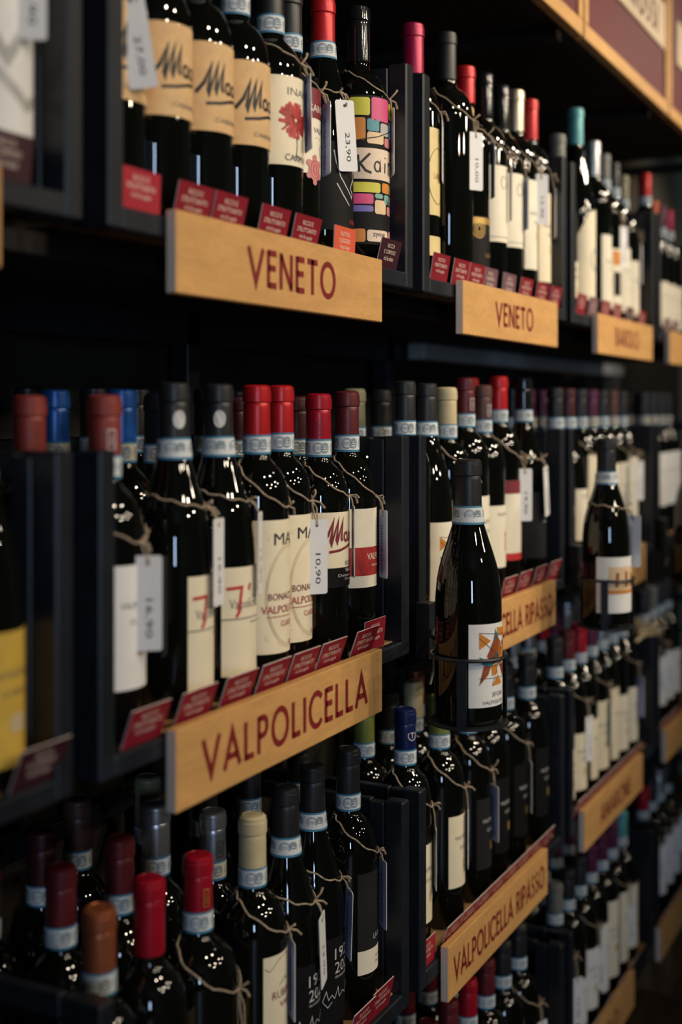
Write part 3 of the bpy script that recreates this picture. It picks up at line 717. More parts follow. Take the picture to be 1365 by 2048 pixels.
def oval_mark(h, m, az=-35):
    x = math.radians(az) * .0171
    return ('medallion', [(x + a, h - .036 + b) for a, b in arc(0, 0, .0068, .0095, 0, 360, 20)[:-1]], [tuple(range(20))], m)
def crest_mark(h, m, az=-30, w=.004, hh=.009):
    x = math.radians(az) * .0171; V = []; F = []
    for st in ([(-w, -hh), (-w, hh), (w, hh), (w, -hh), (-w, -hh)], [(-w * .4, -hh * .6), (0, hh * .6), (w * .4, -hh * .6)]):
        v, f = ribbon(st, .0009); k = len(V); V += v; F += [tuple(i + k for i in q) for q in f]
    return ('crest', [(x + a, h - .040 + b) for a, b in V], F, m)

# ------------------------------------------------------------------ price tags on jute twine
def tag_mesh(kind):
    def f():
        W, H, T, c = .0265, .088, .0008, .003
        out = []
        for cx, cy, a0 in ((W / 2 - c, H / 2 - c, 0), (-W / 2 + c, H / 2 - c, 90), (-W / 2 + c, -H / 2 + c, 180), (W / 2 - c, -H / 2 + c, 270)):
            out += arc(cx, cy, c, c, a0, a0 + 90, 4)
        n = len(out); mb = MB()
        mb.add([(x, -T / 2, y) for x, y in out] + [(x, T / 2, y) for x, y in out], [tuple(range(n)), tuple(range(2 * n - 1, n - 1, -1))] + [(i, n + i, n + (i + 1) % n, (i + 1) % n) for i in range(n)])
        p = MB()
        def side(t, w, h, cx, cy, front):
            v, fs = fit_text(t, w, h); v = [(b, -a) for a, b in v]
            y = -T / 2 - .0002 if front else T / 2 + .0002
            if front: p.add([(a + cx, y, b + cy) for a, b in v], fs)
            else: p.add([(-(a + cx), y, b + cy) for a, b in v], fs)
        side(kind if kind != 'S' else '15,90', .036, .0072, .001, -.014, True)
        side('SIGNORVINO', .062, .0066, -.004, -.006, False)
        p.add([(a, -T / 2 - .0002, b + H / 2 - .007) for a, b in arc(0, 0, .002, .002, 0, 360, 12)[:-1]], [tuple(range(12))])
        p.add([(a, T / 2 + .0002, b + H / 2 - .007) for a, b in arc(0, 0, .002, .002, 0, 360, 12)[:-1]], [tuple(range(12))])
        me = mb.mesh('tag_card', [M['tag'], M['tagblue']])
        me.polygons[1].material_index = 1 if kind == 'S' else 0
        return me, p.mesh('tag_print', [M['ink']])
    return cached(('tag', kind), f)
def price_tag(b, label, ztop, az=6, face=-30, kind='10,90', out=.004, tilt=0, bow=True, lean=0, seed=None, only_twine=False):
    """tag hung on a twine loop that lies on the bottle's shoulder; az = where it hangs, face = where the printed side looks"""
    rnd = random.Random(seed if seed is not None else int(b.location.x * 1000))
    h, R, kind_b = DIM[b.name]; P = prof_fn(kind_b, h, R)
    t = thing('price_tag', label, 'price tag', tuple(b.location), 0, 'white price tags tied on with twine') if not only_twine else tag(link('twine_tie', None, None, tuple(b.location)), label, 'twine')
    zb = h - (.083 if kind_b == 'bordeaux' else .11); zf = (h - .135) if kind_b == 'bordeaux' else h * .55
    zf = max(zf, ztop + .012); A = math.radians(az); pts = []
    n = 44
    for i in range(n + 1):
        ph = -math.pi + 2 * math.pi * i / n; q = ((1 + math.cos(ph)) / 2) ** 1.5
        zz = zb + (zf - zb) * q + .0012 * math.sin(9 * ph + rnd.random()); r = r_at(P, zz) + .0014
        pts.append((r * math.sin(A + ph), -r * math.cos(A + ph), zz))
    mb = MB(); mb.tube(pts, .0011, 6)
    r = R + .0015 + out; hx, hy = r * math.sin(A), -r * math.cos(A)
    p0 = pts[n // 2]
    F = math.radians(face); off = Vector((math.cos(F), math.sin(F), 0)) * .004
    for s in (() if only_twine else (-1, 1)):
        mb.tube([p0, (p0[0] * .4 + hx * .6 + off.x * s * .6, p0[1] * .4 + hy * .6 + off.y * s * .6, zf * .6 + ztop * .4), (hx + off.x * s * .2, hy + off.y * s * .2, ztop - .004), (hx, hy, ztop - .008)], .0010, 6)
    if bow:
        for s in (0, 1):
            e = (p0[0] + rnd.uniform(.006, .020) * (1 if s else .4), p0[1] - rnd.uniform(.002, .010), p0[2] + rnd.uniform(-.004, .014) * (1 - s) - .010 * s)
            mb.tube([p0, ((p0[0] + e[0]) / 2, (p0[1] + e[1]) / 2 - .003, (p0[2] + e[2]) / 2 + .002), e], [.0012, .0013, .0016], 6)
    link('twine', mb.mesh('twine', [M['twine']], True), t)
    if only_twine: return t
    me, pr = tag_mesh(kind)
    c = link('tag_card', me, t, (hx, hy, ztop - .044), (math.radians(lean), math.radians(tilt), F)); link('tag_print', pr, c)
    return t

# ------------------------------------------------------------------ crates and name boards in place
CR = {(1, 0): 'black steel crate cut by the left edge on the top row', (1, 1): 'black steel crate above the nearer VENETO board',
      (1, 2): 'black steel crate above the farther VENETO board', (1, 3): 'black steel crate above the BAROLO board', (1, 4): 'last black crate of the top row at the right edge',
      (2, 0): 'black steel crate at the left edge holding the yellow-labelled bottle', (2, 1): 'black steel crate behind the single-word VALPOLICELLA board',
      (2, 2): 'black steel crate behind the nearer display bottle, with a RIPASSO board', (2, 3): 'black steel crate behind the farther display bottle', (2, 4): 'last black crate of the second row at the right edge',
      (3, 1): 'black steel crate at the bottom left, under the VALPOLICELLA board', (3, 2): 'black steel crate above the lowest VALPOLICELLA RIPASSO board',
      (3, 3): 'black steel crate above the AMARONE board', (3, 4): 'last black crate of the third row at the right edge',
      (4, 2): 'lowest crate, directly under the lower RIPASSO board', (4, 3): 'lowest-row crate under the AMARONE board', (4, 4): 'lowest-row crate in the bottom right corner'}
for (r, c), l in CR.items(): crate(r, c, l)
def sign(row, x0, text, label, cap=.039, gap=.18):
    return board(row, 1, text, label, cap, gap, dx=x0 - .962)
sign(1, .284, None, 'plain end of a birch board at the left edge, top row')
sign(1, .962, 'VENETO', 'birch board reading VENETO, the larger one nearer the camera')
sign(1, 1.679, 'VENETO', 'birch board reading VENETO, the smaller one farther away', .036)
sign(1, 2.382, 'BAROLO', 'birch board reading BAROLO on the top row', .036)
sign(1, 3.000, None, 'blurred birch board at the right edge on the top row')
sign(2, .962, 'VALPOLICELLA', 'birch board reading VALPOLICELLA in large red capitals')
sign(2, 1.668, 'VALPOLICELLA RIPASSO', 'birch VALPOLICELLA RIPASSO board half hidden by the display bottle', .035, .13)
sign(2, 2.318, None, 'birch board half hidden behind the farther display bottle')
sign(3, 1.623, 'VALPOLICELLA RIPASSO', 'birch VALPOLICELLA RIPASSO board in full view, lower shelf', .035, .13)
sign(3, 2.291, 'AMARONE', 'birch board with blurred red lettering below the third row', .036)
sign(3, 2.960, None, 'blurred birch board at the right edge on the third row')
sign(4, 2.219, 'BAROLO', 'birch board in the lowest row near the bottom edge', .034)
sign(4, 2.904, None, 'blurred birch board in the bottom right corner')

# style cards
ORD = ('first', 'second', 'third', 'fourth', 'fifth', 'sixth', 'seventh', 'eighth')
card(1, .934, 'bright', 'bright red style card standing alone left of the nearer VENETO board', 2)
for x, n in ((1.015, 'first'), (1.079, 'second'), (1.169, 'third'), (1.241, 'fourth')):
    card(1, x, 'red', f'{n} dark red card from the left behind the nearer VENETO board', 13)
card(1, 1.343, 'orange', 'orange card reading FRUTTATO E LEGGERO on the nearer VENETO board', 3, w=.92)
card(1, 1.462, 'plum', 'dark plum card reading RICCO E CORPOSO below the patchwork label', 14)
for x, k, l in ((1.635, 'red', 'red card standing left of the farther VENETO board'), (1.712, 'red', 'first red card on the farther VENETO board'), (1.775, 'red', 'second red card on the farther VENETO board'),
                (1.838, 'mauve', 'left mauve card on the farther VENETO board'), (1.925, 'mauve', 'right mauve card on the farther VENETO board'), (2.005, 'red', 'third red card on the farther VENETO board'),
                (2.090, 'red', 'fourth red card on the farther VENETO board'), (2.165, 'red', 'last red card right of the farther VENETO board')):
    card(1, x, k, l, 10 if k == 'red' else 6)
for i, x in enumerate((2.33, 2.41, 2.50, 2.59, 2.69, 2.80)):
    card(1, x, ('red', 'mauve', 'red', 'red', 'plum', 'red')[i], f'{("first", "second", "third", "fourth", "fifth", "sixth")[i]} small blurred card from the left above the BAROLO board', 8)
for i, x in enumerate((3.05, 3.14)): card(1, x, 'mauve', ('left', 'right')[i] + ' mauve card at the right edge of the top shelf', 8)
card(1, .755, 'plum', 'maroon card at the left edge below the grey hillside label', 6)
card(2, .790, 'plum', 'dark plum card at the left edge below the yellow label', 22)
for x, n in ((.935, 'first'), (1.015, 'second'), (1.093, 'third'), (1.163, 'fourth'), (1.230, 'fifth'), (1.297, 'sixth'), (1.385, 'seventh'), (1.440, 'eighth')):
    card(2, x, 'red', f'{n} red card from the left along the VALPOLICELLA board', 20 if n != 'eighth' else 4, y=.690 if n != 'eighth' else .697)
card(2, 1.612, 'pale', 'pale card beside the nearer display bottle', 4)
for x, n in ((1.915, 'first'), (1.991, 'second'), (2.072, 'third'), (2.150, 'fourth')): card(2, x, 'red', f'{n} red card right of the nearer display bottle', 16)
for i, x in enumerate((2.62, 2.71)): card(2, x, 'red', ('left', 'right')[i] + ' red card behind the farther display bottle', 16)
card(3, 1.381, 'red', 'red card at the bottom edge, left of a pair', 16)
card(3, 1.440, 'red', 'red card at the bottom edge, right of a pair', 12)
card(3, 1.590, 'bright', 'bright red card standing beside the lower RIPASSO crate post', 4)
for i, x in enumerate((1.672, 1.735, 1.797, 1.859, 1.921, 1.983, 2.045, 2.107)):
    card(3, x, 'red', f'{("first", "second", "third", "fourth", "fifth", "sixth", "seventh", "eighth")[i]} card in the row along the lower RIPASSO board', 18)
for i, x in enumerate((2.31, 2.38, 2.45, 2.52, 2.59, 2.66, 2.73)):
    card(3, x, 'red', f'{ORD[i]} blurred red card from the left above the AMARONE board', 18)
for i, x in enumerate((2.98, 3.05, 3.12)): card(3, x, 'red', f'{ORD[i]} blurred red card on the third shelf at the right edge', 18)
for i, x in enumerate((2.30, 2.40, 2.50, 2.60, 2.70)): card(4, x, 'plum', f'{ORD[i]} dark card from the left on the lowest shelf', 18)
for i, x in enumerate((2.98, 3.06, 3.14)): card(4, x, 'red', f'{ORD[i]} red card on the lowest shelf in the corner', 18)

# ------------------------------------------------------------------ top row bottles
KR = 'kraft-labelled bottles of the nearer VENETO crate'
b_mac = []
for i, (x, y) in enumerate(((.9405, .735), (1.0165, .735), (1.0925, .7345), (1.1685, .735))):
    b_mac.append(bottle(1, x, y, 'black', ['kraft-labelled bottle half hidden by the 27,00 tag', 'kraft-labelled bottle just right of the 27,00 tag', 'second fully seen kraft label, middle of the three', 'kraft-labelled bottle touching the red-flower label'][i], lk='mac_kraft', R=.0375, group=KR))
for i, (x, y) in enumerate(((.9415, .812), (1.0185, .812))):
    bottle(1, x, y, 'black', ['kraft-labelled bottle in the back row nearest the left crate post', 'kraft-labelled bottle in the back row behind the 27,00 tag'][i], lk='mac_kraft', R=.0375, group=KR)
b_in = bottle(1, 1.2445, .735, 'black', 'bottle with cream label showing a red flower', lk='inama', R=.0375, band=True)
b_sa = bottle(1, 1.3180, .7520, 'black', 'bottle with red-topped ivory label and pink crest', lk='santa', R=.0375)
b_la = bottle(1, 1.3940, .7465, 'red', 'sloping-shouldered bottle with black label and silver script', 'burgundy', h=.335, R=.038, lk='lafra')
b_ka = bottle(1, 1.4720, .7355, 'gloss black', 'bottle with colourful patchwork label reading Kairos', h=.345, R=.0405, lk='kairos', band=False)
b_ma = bottle(1, 1.648, .735, 'magenta', 'magenta-capped bottle with pale gold figure label', h=.371, lk='gold_figure', band=False)
b_bk = bottle(1, 1.773, .735, 'black', 'tall unlabelled-looking black-capped bottle left of the red-and-gold capped one', h=.392, R=.041, band=False)
b_rg = bottle(1, 1.855, .7365, 'red', 'red-capped bottle with gold oval and black-gold label', h=.36, lk='black_gold', band=False, short=True, extra=[oval_mark(.323, 'goldp', -40)])
b_b1 = bottle(1, 1.934, .735, 'gloss black', 'gloss-black capped bottle with the first cream script label', h=.368, lk='cream_script', band=False)
b_b2 = bottle(1, 2.012, .735, 'gloss black', 'gloss-black capped bottle with the second cream script label', h=.366, lk='cream_script', band=False)
b_go = bottle(1, 2.088, .735, 'champagne gold', 'champagne-gold capped bottle with plain ivory label', h=.375, R=.0375, lk='plain:ivory:0.06:0.215', band=False)
b_rd = bottle(1, 2.1635, .735, 'red', 'red-capped bottle with cream label at the farther VENETO crate end', h=.375, R=.0375, lk='plain:cream:0.045:0.205', band=False)
b_te = bottle(1, 2.449, .735, 'teal', 'teal-capped bottle on the top row', 'burgundy', h=.42, R=.039, lk='diamond', band=False)
b_s1 = bottle(1, 2.574, .735, 'silver', 'silver-capped bottle in front, above the BAROLO board', h=.378, lk='plain:ivory:0.03:0.18', band=False)
bottle(1, 2.807, .820, 'silver', 'silver-capped bottle in the back row of the BAROLO crate', h=.41, band=False)
bottle(1, 2.330, .735, 'grey', 'grey-capped bottle behind the BAROLO crate post', h=.345, lk='plain:cream:0.03:0.10')
b_n1 = bottle(1, 2.652, .735, 'grey', 'grey-capped bottle with orange patch on its label', h=.365, lk='orange_patch')
b_n2 = bottle(1, 2.730, .735, 'black', 'black-capped bottle with ivory label near the BAROLO crate end', h=.360, lk='plain:ivory:0.03:0.17')
b_n3 = bottle(1, 2.808, .735, 'olive', 'olive-capped bottle with ivory label, last in the BAROLO crate', h=.345, lk='plain:ivory:0.02:0.15')
for i, (x, y, c, hh) in enumerate(((3.02, .735, 'red', .385), (3.10, .735, 'orange', .33), (3.18, .735, 'purple', .33), (3.26, .735, 'magenta', .33))):
    bottle(1, x, y, c, f'{c}-capped blurred bottle in the last crate of the top row', h=hh, lk='plain:ivory:0.02:0.13')
bottle(1, 3.03, .82, 'brick red', 'brick-red capped bottle in back of the last top crate', h=.34)
bottle(1, 3.13, .82, 'deep red', 'deep-red capped bottle in back of the last top crate', h=.34)
b_gh = bottle(1, .7815, .735, 'black', 'bottle with grey hillside label at the top left edge', lk='grey_hill')

# ------------------------------------------------------------------ second row bottles
b_rb = bottle(2, .9385, .735, 'brick red', 'brick-red capped bottle with white label behind the facing tag', h=.318, lk='plain:white:0.049:0.163', extra=[crest_mark(.318, 'silverp', -28)])
b_7a = bottle(2, 1.051, .735, 'black', 'left bottle with a red 7 mark on cream label', 'burgundy', h=.332, R=.040, lk='white7', extra=[oval_mark(.332, 'silverp')])
b_7b = bottle(2, 1.1345, .735, 'black', 'right bottle with a red 7 mark on cream label', 'burgundy', h=.332, R=.040, lk='white7', rz=-18, extra=[oval_mark(.332, 'silverp')])
b_m1 = bottle(2, 1.2135, .735, 'red', 'left of two red-capped bottles with tall oval-framed cream labels', h=.332, R=.037, lk='masi')
b_m2 = bottle(2, 1.2865, .746, 'red', 'right oval-framed label bottle, half covered by the 10,90 tag', h=.333, R=.037, lk='masi')
b_mc = bottle(2, 1.361, .735, 'crimson', 'crimson-capped bottle with red script and black lower label', h=.324, R=.0375, lk='mac_red', extra=[crest_mark(.324, 'maroonp', -60)])
b_mr = bottle(2, 1.4385, .735, 'maroon', 'maroon-capped bottle with red band across ivory label', h=.328, R=.0375, lk='mar_band')
bottle(2, .9300, .818, 'brick red', 'brick-red capped bottle at the left edge behind the crate post', h=.318)
b_bl = bottle(2, 1.0760, .8200, 'blue', 'blue-capped bottle with blue label behind the brick-red one', h=.326, lk='plain:bluep:0.03:0.2', band='tan')
bottle(2, 1.1560, .830, 'black', 'black-capped bottle with gold medallion behind the red 7 labels', h=.322, extra=[oval_mark(.322, 'goldp', -10)])
bottle(2, 1.0600, .897, 'blue', 'darker blue-capped bottle at the left edge, third row back', h=.326, band='tan')
bottle(2, 1.3580, .852, 'dark maroon', 'dark maroon-capped bottle behind the first red capsule', h=.322)
bottle(2, 1.4430, .812, 'dark maroon', 'dark maroon-capped bottle between the second red and crimson capsules', h=.322)
for i, (x, y) in enumerate(((.940, .90), (.955, .978), (1.035, .978), (1.112, .981), (1.140, .908), (1.218, .905), (1.262, .834), (1.296, .975), (1.440, .900))):
    bottle(2, x, y, ('black', 'black', 'black', 'black', 'black', 'black', 'black', 'black', 'black')[i], 'black-capped bottle deep in the shade of the VALPOLICELLA crate', h=.33, group='black-capped bottles at the back of the VALPOLICELLA crate')
# left-edge crate
b_ye = bottle(2, .768, .735, 'black', 'sloping-shouldered bottle with yellow label at the left edge', 'burgundy', h=.325, R=.040, lk='plain:yellowp:0.02:0.128')
bottle(2, .765, .82, 'black', 'bottle behind the yellow-labelled one, seen through the crate side', lk='plain:greyp:0.05:0.17')
# nearer RIPASSO crate
b_k1 = bottle(2, 1.6185, .735, 'black', 'black-capped bottle behind the post right of the VALPOLICELLA board', h=.345, R=.037, lk=None)
b_sf = bottle(2, 1.6960, .735, 'black', 'shelf bottle with the same abstract figure label as the display bottle', 'burgundy', h=.343, R=.0395, lk='sfoia_shelf')
b_ru = bottle(2, 1.774, .735, 'beige', 'beige-capped bottle with cream label left of the display bottle', h=.338, R=.0375, lk='rubinelli')
bottle(2, 1.850, .735, 'maroon', 'maroon-capped bottle hidden behind the display bottle neck', h=.354, R=.0375, lk='plain:ivory:0.05:0.17', extra=[crest_mark(.354, 'silverp', -25)])
bottle(2, 1.926, .735, 'brown', 'brown-capped bottle with orange figure label', h=.344, R=.0375, lk='orange_figure', extra=[crest_mark(.344, 'silverp', -25)])
b_r2 = bottle(2, 2.002, .735, 'red', 'red-capped bottle with red-edged ivory label and white tag', h=.360, R=.0375, lk='red_top_cream')
bottle(2, 2.085, .820, 'red', 'red-capped bottle in the second row beside the other red capsule', h=.360)
b_ca = bottle(2, 2.129, .735, 'gloss black', 'black bottle with charcoal label at the nearer RIPASSO crate end', 'burgundy', h=.36, R=.040, lk='cantina')
for i, (x, c) in enumerate(((1.64, 'olive'), (1.73, 'black'), (1.81, 'grey'), (1.90, 'dark maroon'), (1.99, 'black'))):
    bottle(2, x, .825, c, f'{c}-capped bottle in the second row of the nearer RIPASSO crate' + (', left of the grey one' if i == 1 else ', right of the maroon one' if i == 4 else ''), h=.335)
# farther crates, second row
for i, (x, c, lkk, k) in enumerate(((2.315, 'black', 'cantina', 'burgundy'), (2.395, 'dark maroon', 'orange_figure', 'burgundy'), (2.475, 'black', 'plain:cream:0.05:0.215', 'bordeaux'), (2.555, 'purple', 'plain:cream:0.05:0.19', 'bordeaux'),
                                    (2.635, 'black', 'plain:ivory:0.05:0.19', 'bordeaux'), (2.715, 'brown', 'plain:ivory:0.05:0.19', 'bordeaux'), (2.795, 'black', 'plain:ivory:0.04:0.2', 'bordeaux'))):
    bo = bottle(2, x, .735, c, f'{("first", "second", "third", "fourth", "fifth", "sixth", "seventh")[i]} front bottle from the left in the crate behind the farther display bottle', k, h=.345, R=.038, lk=lkk, band='tan' if i in (3, 5) else True)
    if i in (2, 5, 6): price_tag(bo, f'small blurred tag on the {("", "", "third", "", "", "sixth", "seventh")[i]} bottle behind the farther display bottle', .19, 8, (-20, -60, 10)[i % 3], '15,90')
for i, x in enumerate((2.33, 2.42, 2.51, 2.60, 2.69, 2.78)):
    bottle(2, x, .825, ('black', 'purple', 'purple', 'black', 'black', 'black')[i], f'{("first", "second", "third", "fourth", "fifth", "sixth")[i]} back-row bottle in the crate behind the farther display bottle', h=.345, band='tan' if i in (1, 2) else True)
for i, x in enumerate((3.00, 3.08, 3.16, 3.24)):
    bottle(2, x, .735, 'black', f'{ORD[i]} pale-banded front bottle of the second shelf crate at the right edge', h=.345, lk='plain:white:0.07:0.2', band='tan', group='pale-banded bottles at the right edge')
    bottle(2, x + .02, .82, 'black', f'{ORD[i]} pale-banded back bottle of the second shelf crate at the right edge', h=.345, band='tan', group='pale-banded bottles behind at the right edge')

# ------------------------------------------------------------------ third row bottles
b_co = bottle(3, .9310, .735, 'copper', 'copper-capped bottle at the bottom left', h=.306, lk='plain:cream:0.04:0.15', R=.0375)
b_c1 = bottle(3, 1.0090, .735, 'crimson', 'crimson-capped bottle without neck band, right of the copper one', h=.308, lk='plain:cream:0.04:0.15', band=False, R=.0375)
b_c2 = bottle(3, 1.1010, .739, 'crimson', 'crimson-capped bottle with gold crest and blue-edged band', h=.301, lk='plain:kraft:0.02:0.115', extra=[crest_mark(.301, 'goldp', -25, .003)], R=.0435)
b_sv = bottle(3, 1.2330, .8070, 'silver', 'silver-capped bottle with black crest beside the crimson one', h=.300, lk='plain:cream:0.04:0.15', extra=[crest_mark(.300, 'ink', -25)], band='tan', R=.0375)
b_be = bottle(3, 1.2010, .7330, 'beige', 'beige-capped bottle with cream label in the bottom row', h=.315, lk='rubinelli', R=.0388)
b_a1 = bottle(3, 1.2800, .7350, 'black', 'left black bottle with silver 1920 2020 lettering', 'burgundy', h=.325, R=.0395, lk='anniversary')
b_a2 = bottle(3, 1.3600, .7430, 'black', 'right black bottle with silver 1920 2020 lettering', 'burgundy', h=.330, R=.0395, lk='anniversary')
b_lb = bottle(3, 1.4380, .7330, 'black', 'black-capped bottle with charcoal label and white lower strip', h=.333, R=.0375, lk='labastia')
for x, y, c, hh, l in ((.978, .820, 'maroon', .315, 'dim maroon-capped bottle in the shade, far left'), (1.066, .815, 'maroon', .318, 'maroon-capped bottle between the two crimson ones, second row'),  # far-left capsule lowered to maroon, shade put into its colour
                       (1.145, .825, 'silver', .330, 'silver-capped bottle in the second row behind the crimson ones'), (1.212, .885, 'olive', .335, 'olive-capped bottle below the VALPOLICELLA board corner'),
                       (1.300, .862, 'black', .320, 'black-capped bottle behind the silver one with the crest'), (1.385, .850, 'black', .325, 'black-capped bottle behind the left 1920 2020 bottle'),
                       (.962, .905, 'maroon', .31, 'dim maroon-capped bottle in the third row at the far left'), (1.042, .900, 'dark maroon', .32, 'dim dark maroon-capped bottle in the back at the far left'),  # dark maroon capsule carries the back-row shade in its colour
                       (1.120, .915, 'brown', .33, 'dim brown-capped bottle in the back under the crate above'), (1.462, .820, 'black', .33, 'black-capped bottle behind the charcoal label one'), (1.440, .905, 'navy', .34, 'navy-capped bottle in the dark below the VALPOLICELLA board')):  # brown capsule tone stands in for shade under the crate
    bottle(3, x, y, c, l, h=hh, R=.0375)
b_bt = bottle(3, 1.6200, .735, 'navy', 'navy-capped bottle with a silver T on the capsule', h=.345, lk='plain:cream:0.05:0.16', R=.0375)
tv, tf = fit_text('T', .007, .008)
tmb = MB(); tmb.add([(.0171 * math.sin(a / .0171 - .5), -.0171 * math.cos(a / .0171 - .5), b + .345 - .034) for a, b in tv], tf)
v2, f2 = ribbon(arc(0, 0, .0062, .0072, 150, 390, 18), .0012); tmb.add([(.0171 * math.sin(a / .0171 - .5), -.0171 * math.cos(a / .0171 - .5), b + .345 - .034) for a, b in v2], f2)
link('monogram', tmb.mesh('monogram', [M['silverp']]), [c for c in b_bt.children if c.name.startswith('capsule')][0])
b_gr = bottle(3, 1.7450, .735, 'green', 'green-capped bottle with cream label below the display holder', h=.338, lk='plain:cream:0.06:0.166')
b_w1 = bottle(3, 1.8590, .735, 'black', 'front bottle with mauve tag in the lower RIPASSO crate', h=.335, lk='plain:charcoal:0.05:0.16')
b_w2 = bottle(3, 1.9410, .735, 'black', 'dark-labelled bottle right of the mauve tag', h=.335, lk='plain:blackp:0.05:0.17')
b_w3 = bottle(3, 2.0330, .735, 'black', 'dark-labelled bottle with a long twine, lower RIPASSO crate', h=.335, lk='plain:blackp:0.05:0.17')
b_w4 = bottle(3, 2.1480, .735, 'black', 'last front bottle of the lower RIPASSO crate', h=.33, lk='plain:blackp:0.05:0.17')
for x, y, c, l in ((1.913, .85, 'copper', 'copper-red capped bottle left of the display holder, back row'), (1.66, .82, 'green', 'dark green capped bottle left of the navy one, back row'), (1.745, .82, 'black', 'black-capped bottle behind the green one'),
                   (1.828, .815, 'beige', 'pale-banded bottle just under the display holder'), (2.00, .82, 'black', 'black-capped bottle in the second row of the lower RIPASSO crate'), (2.09, .815, 'black', 'black-capped bottle at the end of the second row, lower RIPASSO crate')):
    bottle(3, x, y, c, l, h=.335)
for i, (x, c, p) in enumerate(((2.312, 'black', 'ivory'), (2.392, 'maroon', 'cream'), (2.472, 'crimson', 'cream'), (2.552, 'purple', 'cream'), (2.632, 'silver', 'cream'), (2.712, 'grey', 'ivory'), (2.795, 'silver', 'ivory'))):
    bo = bottle(3, x, .735, c, f'{ORD[i]} front bottle from the left above the AMARONE board', h=.335, lk=f'plain:{p}:0.03:{(.125, .14, .15, .17, .18, .15, .15)[i]}', rz=(0, -14, 10, -20, 6, -10, 0)[i])
    if i in (1, 3, 6): price_tag(bo, f'blurred tag on the {ORD[i]} bottle above the AMARONE board', .17, 8, -30 + 14 * i, 'S', seed=i)
for i, (x, c) in enumerate(((2.325, 'silver'), (2.42, 'silver'), (2.51, 'crimson'), (2.59, 'purple'), (2.68, 'silver'), (2.77, 'grey'))):
    bottle(3, x, .825, c, f'{ORD[i]} back-row bottle from the left above the AMARONE board', h=.345)
for i, x in enumerate((3.00, 3.08, 3.16, 3.24)):
    bo = bottle(3, x, .735, ('black', 'grey', 'black', 'black')[i], f'{ORD[i]} blurred bottle of the third shelf at the right edge', h=.335, lk='plain:white:0.05:0.16')
    if i < 2: price_tag(bo, ('left', 'right')[i] + ' blurred white tag at the right edge of the third shelf', .18, 5, -40, '19,90')

# ------------------------------------------------------------------ lowest row
for i, (x, c) in enumerate(((1.62, 'dark maroon'), (1.70, 'dark maroon'), (1.78, 'maroon'), (1.86, 'crimson'), (1.94, 'maroon'), (2.02, 'black'), (2.10, 'black'))):
    bo = bottle(4, x, .735, c, f'{ORD[i]} front bottle from the left in the lowest crate in view', h=.325, lk='plain:ivory:0.04:0.15')
    if i == 6: price_tag(bo, 'tag on the last bottle of the crate under the lower RIPASSO board', .16, 8, -20, 'S', seed=3)
for i, x in enumerate((1.64, 1.73, 1.82, 1.91, 2.00, 2.10)):
    bottle(4, x, .825, ('maroon', 'dark maroon', 'maroon', 'maroon', 'black', 'black')[i], f'{ORD[i]} back-row bottle from the left in the lowest crate in view', h=.325)
for i, (x, c, p) in enumerate(((2.312, 'grey', 'white'), (2.392, 'black', 'white'), (2.472, 'black', 'white'), (2.552, 'purple', 'white'), (2.632, 'purple', 'ivory'), (2.712, 'purple', 'ivory'), (2.795, 'teal', 'ivory'))):
    bo = bottle(4, x, .735, c, f'{ORD[i]} front bottle from the left above the lowest name board', h=.325, lk=f'plain:{p}:0.03:{(.11, .12, .15, .17, .19, .18, .17)[i]}', rz=(0, 12, -16, 8, -22, 4, -8)[i])
    if i in (0, 2, 5): price_tag(bo, f'tag on the {ORD[i]} bottle above the lowest name board', .15, 8, -35, '15,90', seed=i)
for i, (x, c) in enumerate(((2.33, 'grey'), (2.42, 'grey'), (2.51, 'black'), (2.60, 'purple'), (2.69, 'purple'), (2.78, 'teal'))):
    bottle(4, x, .825, c, f'{ORD[i]} back-row bottle from the left above the lowest name board', h=.325, band='tan' if i < 2 else True)
for i, x in enumerate((3.00, 3.08, 3.16, 3.24)):
    bo = bottle(4, x, .735, ('crimson', 'black', 'silver', 'black')[i], f'{ORD[i]} blurred bottle in the bottom right corner crate', h=.325, lk='plain:white:0.05:0.17')
    price_tag(bo, f'{ORD[i]} white tag in the bottom right corner crate', .19, 5, -40, '19,90', seed=i)

# ------------------------------------------------------------------ price tags
price_tag(b_gh, 'white price tag at the top left corner', .206, 4, -50, '16,90', .006)
price_tag(b_mac[0], 'white price tag reading 27,00 on the first kraft label', .200, -12, -54, '27,00', .004, tilt=-9)
price_tag(b_in, 'bluish tag beside the red flower label', .203, 24, 48, 'S', .004, tilt=4)
price_tag(b_sa, 'pale blue tag right of the red-topped label', .190, 28, 50, 'S', .006)
price_tag(b_la, 'white price tag reading 23,90 beside the patchwork label', .201, -20, -34, '23,90', .004, tilt=-4)
price_tag(b_ka, 'tag seen edge-on at the right of the patchwork label', .212, 22, 40, '15,90', .002)
price_tag(b_ma, 'tag seen edge-on beside the pale gold figure label', .232, 20, 20, '15,90', .003)
price_tag(b_bk, 'white price tag on the tall black bottle', .238, 6, -30, '10,00', .004)
price_tag(b_rg, 'grey-blue tag on the red-and-gold capped bottle', .240, 18, 34, 'S', .004)
price_tag(b_b1, 'tag on the first cream script bottle, turned edge-on', .215, 20, 28, '15,90', .004)
price_tag(b_b2, 'tag on the second cream script bottle', .210, 20, 36, 'S', .004)
price_tag(b_go, 'white price tag facing the camera beside the plain ivory label', .228, 12, -48, '15,90', .006)
price_tag(b_rd, 'tag at the end of the farther VENETO crate', .215, 26, 30, '13,90', .006)
price_tag(b_n1, 'tag on the bottle with the orange patch', .21, 14, -20, '15,90', .004)
price_tag(b_n3, 'tag on the last bottle of the BAROLO crate', .19, 20, 10, '15,90', .004)
price_tag(b_rb, 'white price tag facing the camera at the left of the second shelf', .171, 6, -52, '16,90', .007)
